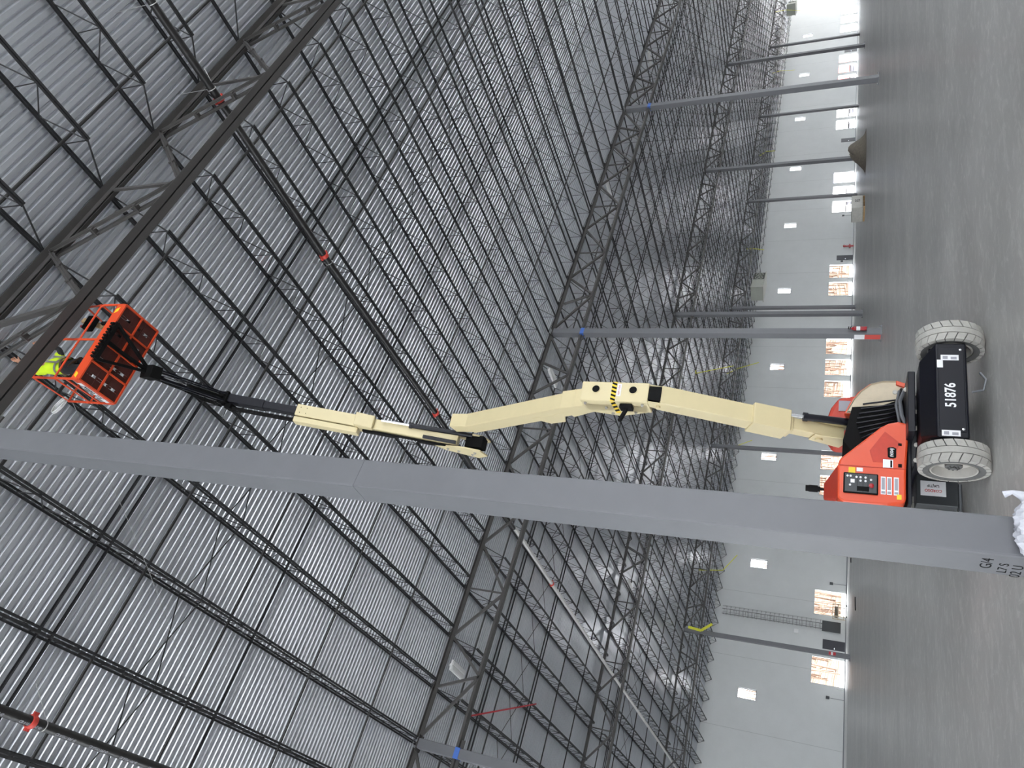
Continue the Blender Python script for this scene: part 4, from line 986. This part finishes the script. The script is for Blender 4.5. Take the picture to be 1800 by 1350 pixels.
# ---- worker in the platform (one continuous body), clothing as parts
def worker():
    base = PP(.46, .36, .012)
    W = empty('person', base, .35, 'person in a yellow-green vest and dark work clothes standing in the lift basket, reaching up', 'person')
    V = {'pelvis': ((0, 0, .93), .135), 'waist': ((0, .01, 1.08), .125), 'chest': ((.0, .0, 1.28), .155), 'neckb': ((0, .0, 1.45), .085), 'neck': ((0, -.02, 1.52), .055), 'head': ((0, -.03, 1.64), .09), 'crown': ((0, -.03, 1.71), .075),
         'lh': ((-.10, 0, .88), .10), 'lk': ((-.13, -.05, .49), .068), 'la': ((-.13, .03, .10), .045), 'lt': ((-.14, -.14, .045), .038),
         'rh': ((.10, 0, .88), .10), 'rk': ((.13, -.03, .49), .068), 'ra': ((.14, .04, .10), .045), 'rt': ((.16, -.13, .045), .038),
         'ls': ((-.19, 0, 1.41), .065), 'le': ((-.30, -.13, 1.60), .046), 'lw': ((-.22, -.20, 1.84), .030), 'lp': ((-.21, -.21, 1.90), .036),
         'rs': ((.19, 0, 1.41), .065), 're': ((.31, -.16, 1.52), .046), 'rw': ((.21, -.28, 1.74), .030), 'rp': ((.19, -.30, 1.80), .036)}
    E = [('pelvis', 'waist'), ('waist', 'chest'), ('chest', 'neckb'), ('neckb', 'neck'), ('neck', 'head'), ('head', 'crown'), ('pelvis', 'lh'), ('lh', 'lk'), ('lk', 'la'), ('la', 'lt'), ('pelvis', 'rh'), ('rh', 'rk'), ('rk', 'ra'), ('ra', 'rt'),
         ('neckb', 'ls'), ('ls', 'le'), ('le', 'lw'), ('lw', 'lp'), ('neckb', 'rs'), ('rs', 're'), ('re', 'rw'), ('rw', 'rp')]
    for side, sx in (('l', -1), ('r', 1)):
        px, py, pz = V[side+'p'][0]
        for i, (ox, L_) in enumerate(((-.028, .066), (-.009, .078), (.011, .073), (.030, .056))):
            a = side+'f%da' % i; b = side+'f%db' % i; c = side+'f%dc' % i
            V[a] = ((px+ox*sx, py-.006, pz+.040), .0095); V[b] = ((px+ox*sx*1.1, py-.022, pz+.04+L_*.55), .0088); V[c] = ((px+ox*sx*1.1, py-.055, pz+.04+L_*.75), .0078)
            E += [(side+'p', a), (a, b), (b, c)]
        V[side+'t1'] = ((px-.040*sx, py-.02, pz+.005), .0105); V[side+'t2'] = ((px-.058*sx, py-.045, pz+.03), .0092); E += [(side+'p', side+'t1'), (side+'t1', side+'t2')]
    keys = list(V); idx = {k_: i for i, k_ in enumerate(keys)}
    me = bpy.data.meshes.new('body'); me.from_pydata([V[k_][0] for k_ in keys], [(idx[a], idx[b]) for a, b in E], [])
    o = bpy.data.objects.new('body', me); COL.objects.link(o); o.parent = W
    sk = o.modifiers.new('skin', 'SKIN')
    for i, k_ in enumerate(keys):
        r = V[k_][1]; sv = me.skin_vertices[0].data[i]; sv.radius = (r, r*.8) if k_ in ('pelvis', 'waist', 'chest') else (r, r); sv.use_root = (k_ == 'pelvis')
    sb = o.modifiers.new('sub', 'SUBSURF'); sb.levels = sb.render_levels = 2
    for x in ('skin', 'trouser', 'boot'): me.materials.append(MT[x])
    # colour by region once the surface exists
    bpy.context.view_layer.update()
    dg = bpy.context.evaluated_depsgraph_get(); m2 = bpy.data.meshes.new_from_object(o.evaluated_get(dg)); o.modifiers.clear(); o.data = m2; m2.name = 'body'
    m2.materials.clear()
    for x in ('skin', 'trouser', 'boot'): m2.materials.append(MT[x])
    for p in m2.polygons:
        z = p.center.z; x = abs(p.center.x); p.use_smooth = True
        p.material_index = 2 if z < .13 else 1 if z < 1.46 else 0
        if x > .15 and z < 1.78 and z > .13: p.material_index = 1
        if x > .12 and z > 1.80: p.material_index = 0
    # vest: rings around the torso
    v = MB(); rings = [(1.02, .165, .125, 0), (1.12, .155, .12, .01), (1.28, .185, .14, 0), (1.40, .19, .12, 0), (1.47, .13, .10, 0), (1.49, .09, .08, -.01)]
    n = 24
    for z, a, b_, dy in rings:
        for j in range(n): t = 2*math.pi*j/n; v.v.append(Vector((a*math.cos(t), dy+b_*math.sin(t), z)))
    for i in range(len(rings)-1):
        for j in range(n): v.f.append((i*n+j, i*n+(j+1) % n, (i+1)*n+(j+1) % n, (i+1)*n+j)); v.mi.append(0)
    for s_ in (-1, 1): v.tube([(s_*.14, 0, 1.42), (s_*.22, -.03, 1.46), (s_*.26, -.08, 1.53)], [.085, .078, .068], 14)
    vest = v.build('safety_vest', 'hivis', W, smooth=True)
    s2 = MB(); s2.lathe((0, .005, 1.13), (0, 0, 1), [(.167, 0), (.167, .05)], 24)
    s2.v = [Vector((p.x, (p.y-.005)*.78+.005, p.z)) for p in s2.v]
    for s_ in (-1, 1): s2.bar((s_*.09, -.128, 1.06), (s_*.08, -.135, 1.40), .045, .006, (1, 0, 0)); s2.bar((s_*.09, .138, 1.06), (s_*-.05, .135, 1.40), .045, .006, (1, 0, 0))
    s2.build('reflective_tape', 'silver', vest)
    h = MB()
    for s_ in (-1, 1):
        h.bar((s_*.10, .15, 1.0), (-s_*.06, .15, 1.42), .04, .008, (1, 0, 0)); h.tube([(s_*.06+.11*math.cos(a), .12*math.sin(a), .78+.03*math.cos(a*2)) for a in [i*2*math.pi/14 for i in range(15)]], .014, 6)
    h.lathe((0, .0, .98), (0, 0, 1), [(.155, 0), (.162, .03), (.155, .06)], 20); h.tube([(0, .16, 1.35), (.05, .3, 1.0), (.12, .22, .8)], .012, 6)
    h.build('harness', 'boot', W)
    f = MB(); f.lathe((0, -.128, 1.63), (0, -1, -.2), [(.014, -.01), (.010, .012), (0, .02)], 10)
    for s_ in (-1, 1): f.lathe((s_*.035, -.118, 1.66), (0, -1, 0), [(.013, 0), (.008, .006), (0, .008)], 10); f.lathe((s_*.098, -.02, 1.645), (s_, 0, 0), [(.028, -.01), (.02, .012), (0, .012)], 10)
    f.bar((-.025, -.115, 1.585), (.025, -.115, 1.585), .012, .008, (0, 0, 1)); f.build('face', 'skin', W, smooth=True)
    q = MB(); q.lathe((0, -.02, 1.70), (0, .08, 1), [(.155, -.012), (.15, 0), (.125, .0), (.122, .04), (.10, .085), (.06, .115), (0, .125)], 24); q.lathe((0, -.02, 1.70), (0, .08, 1), [(.155, -.012), (.12, -.004)], 24)
    q.build('hard_hat', 'hat', W, smooth=True)
worker()
# tools and a lumber piece carried in the platform, and the cable coil hung on it
e = empty('lumber_piece', PP(1.2, .25, .75), 0, 'short pale lumber piece sticking up from the basket corner', 'lumber')
b = MB(); b.bar((0, 0, -.15), (.14, -.02, .46), .09, .04, (1, 0, 0)); b.build('board', 'wood', e)
e = empty('tool_bag', PP(1.15, .40, .012), 0, 'dark canvas tool bag in the right end of the basket', 'bag')
b = MB(); b.lohi((-.2, -.16, 0), (.2, .16, .3)); b.build('bag_body', 'trouser', e, bevel=.05); b = MB(); b.tube([(-.15, 0, .28), (-.1, 0, .42), (.1, 0, .42), (.15, 0, .28)], .012, 8); b.build('handle', 'boot', e)
e = empty('storage_tote', PP(.86, .60, .012), 0, 'black tote on the basket floor beside the tool bag', 'tote')
b = MB(); b.lohi((-.13, -.1, 0), (.13, .1, .2)); b.build('tote_body', 'blackm', e, bevel=.02); b = MB(); b.lohi((-.14, -.11, .2), (.14, .11, .22)); b.build('tote_lid', 'panel', e)
cc_ = MB(); cw_ = Vector((4.62, 7.02, 13.95))
for i in range(3): cc_.tube([cw_+Vector((.16*math.cos(a), .02*i+.07*math.sin(a), .20*math.sin(a))) for a in [j*2*math.pi/24 for j in range(25)]], .008, 6)
tag(cc_.build('cable_coil', 'white', smooth=True), 'white coil of cable hanging below the joist beside the basket', 'cable')

# ------------------------------------------------------------------ sandbag in front of the near column
def sandbag():
    mb = MB(); nu, nv = 30, 18; random.seed(9); vs = []
    for i in range(nu+1):
        u_ = -1+2*i/nu
        for j in range(nv):
            t = 2*math.pi*j/nv; w = (1-abs(u_)**3.2)**.5 if abs(u_) < 1 else 0
            fold = .006*math.sin(u_*34+3*math.sin(t*2))+.007*math.sin(t*7+u_*9)
            r1 = .20*w+.015+fold*(w > .1); r2 = .115*w+.012+fold*(w > .1)
            vs.append(Vector((u_*.27, math.cos(t)*r1*.62, .21+math.sin(t)*r2*1.5-.03*u_*u_)))
    for v in vs: v.z = max(v.z, .0)
    fs = [(i*nv+j, i*nv+(j+1) % nv, (i+1)*nv+(j+1) % nv, (i+1)*nv+j) for i in range(nu) for j in range(nv)]
    mb.add(vs, fs+[tuple(range(nv))[::-1], tuple(nu*nv+j for j in range(nv))])
    e = empty('sandbag', (3.10, 5.52, 0), -.15, 'white woven sandbag with a green print at the foot of the near column', 'bag')
    mb.build('bag_body', 'bag', e, smooth=True)
    k = MB(); k.tube([(.20, 0, .28), (.245, -.02, .34), (.265, -.02, .40), (.25, .0, .45)], [.06, .035, .016, .026], 10); k.build('tied_neck', 'bag', e, smooth=True)
    g_ = MB(); g_.prism([(-.08, -.150, .18), (.10, -.150, .18), (.10, -.118, .345), (-.08, -.118, .345)], (0, .02, 0)); g_.build('green_print', 'green', e)
sandbag()
bpy.context.view_layer.update()
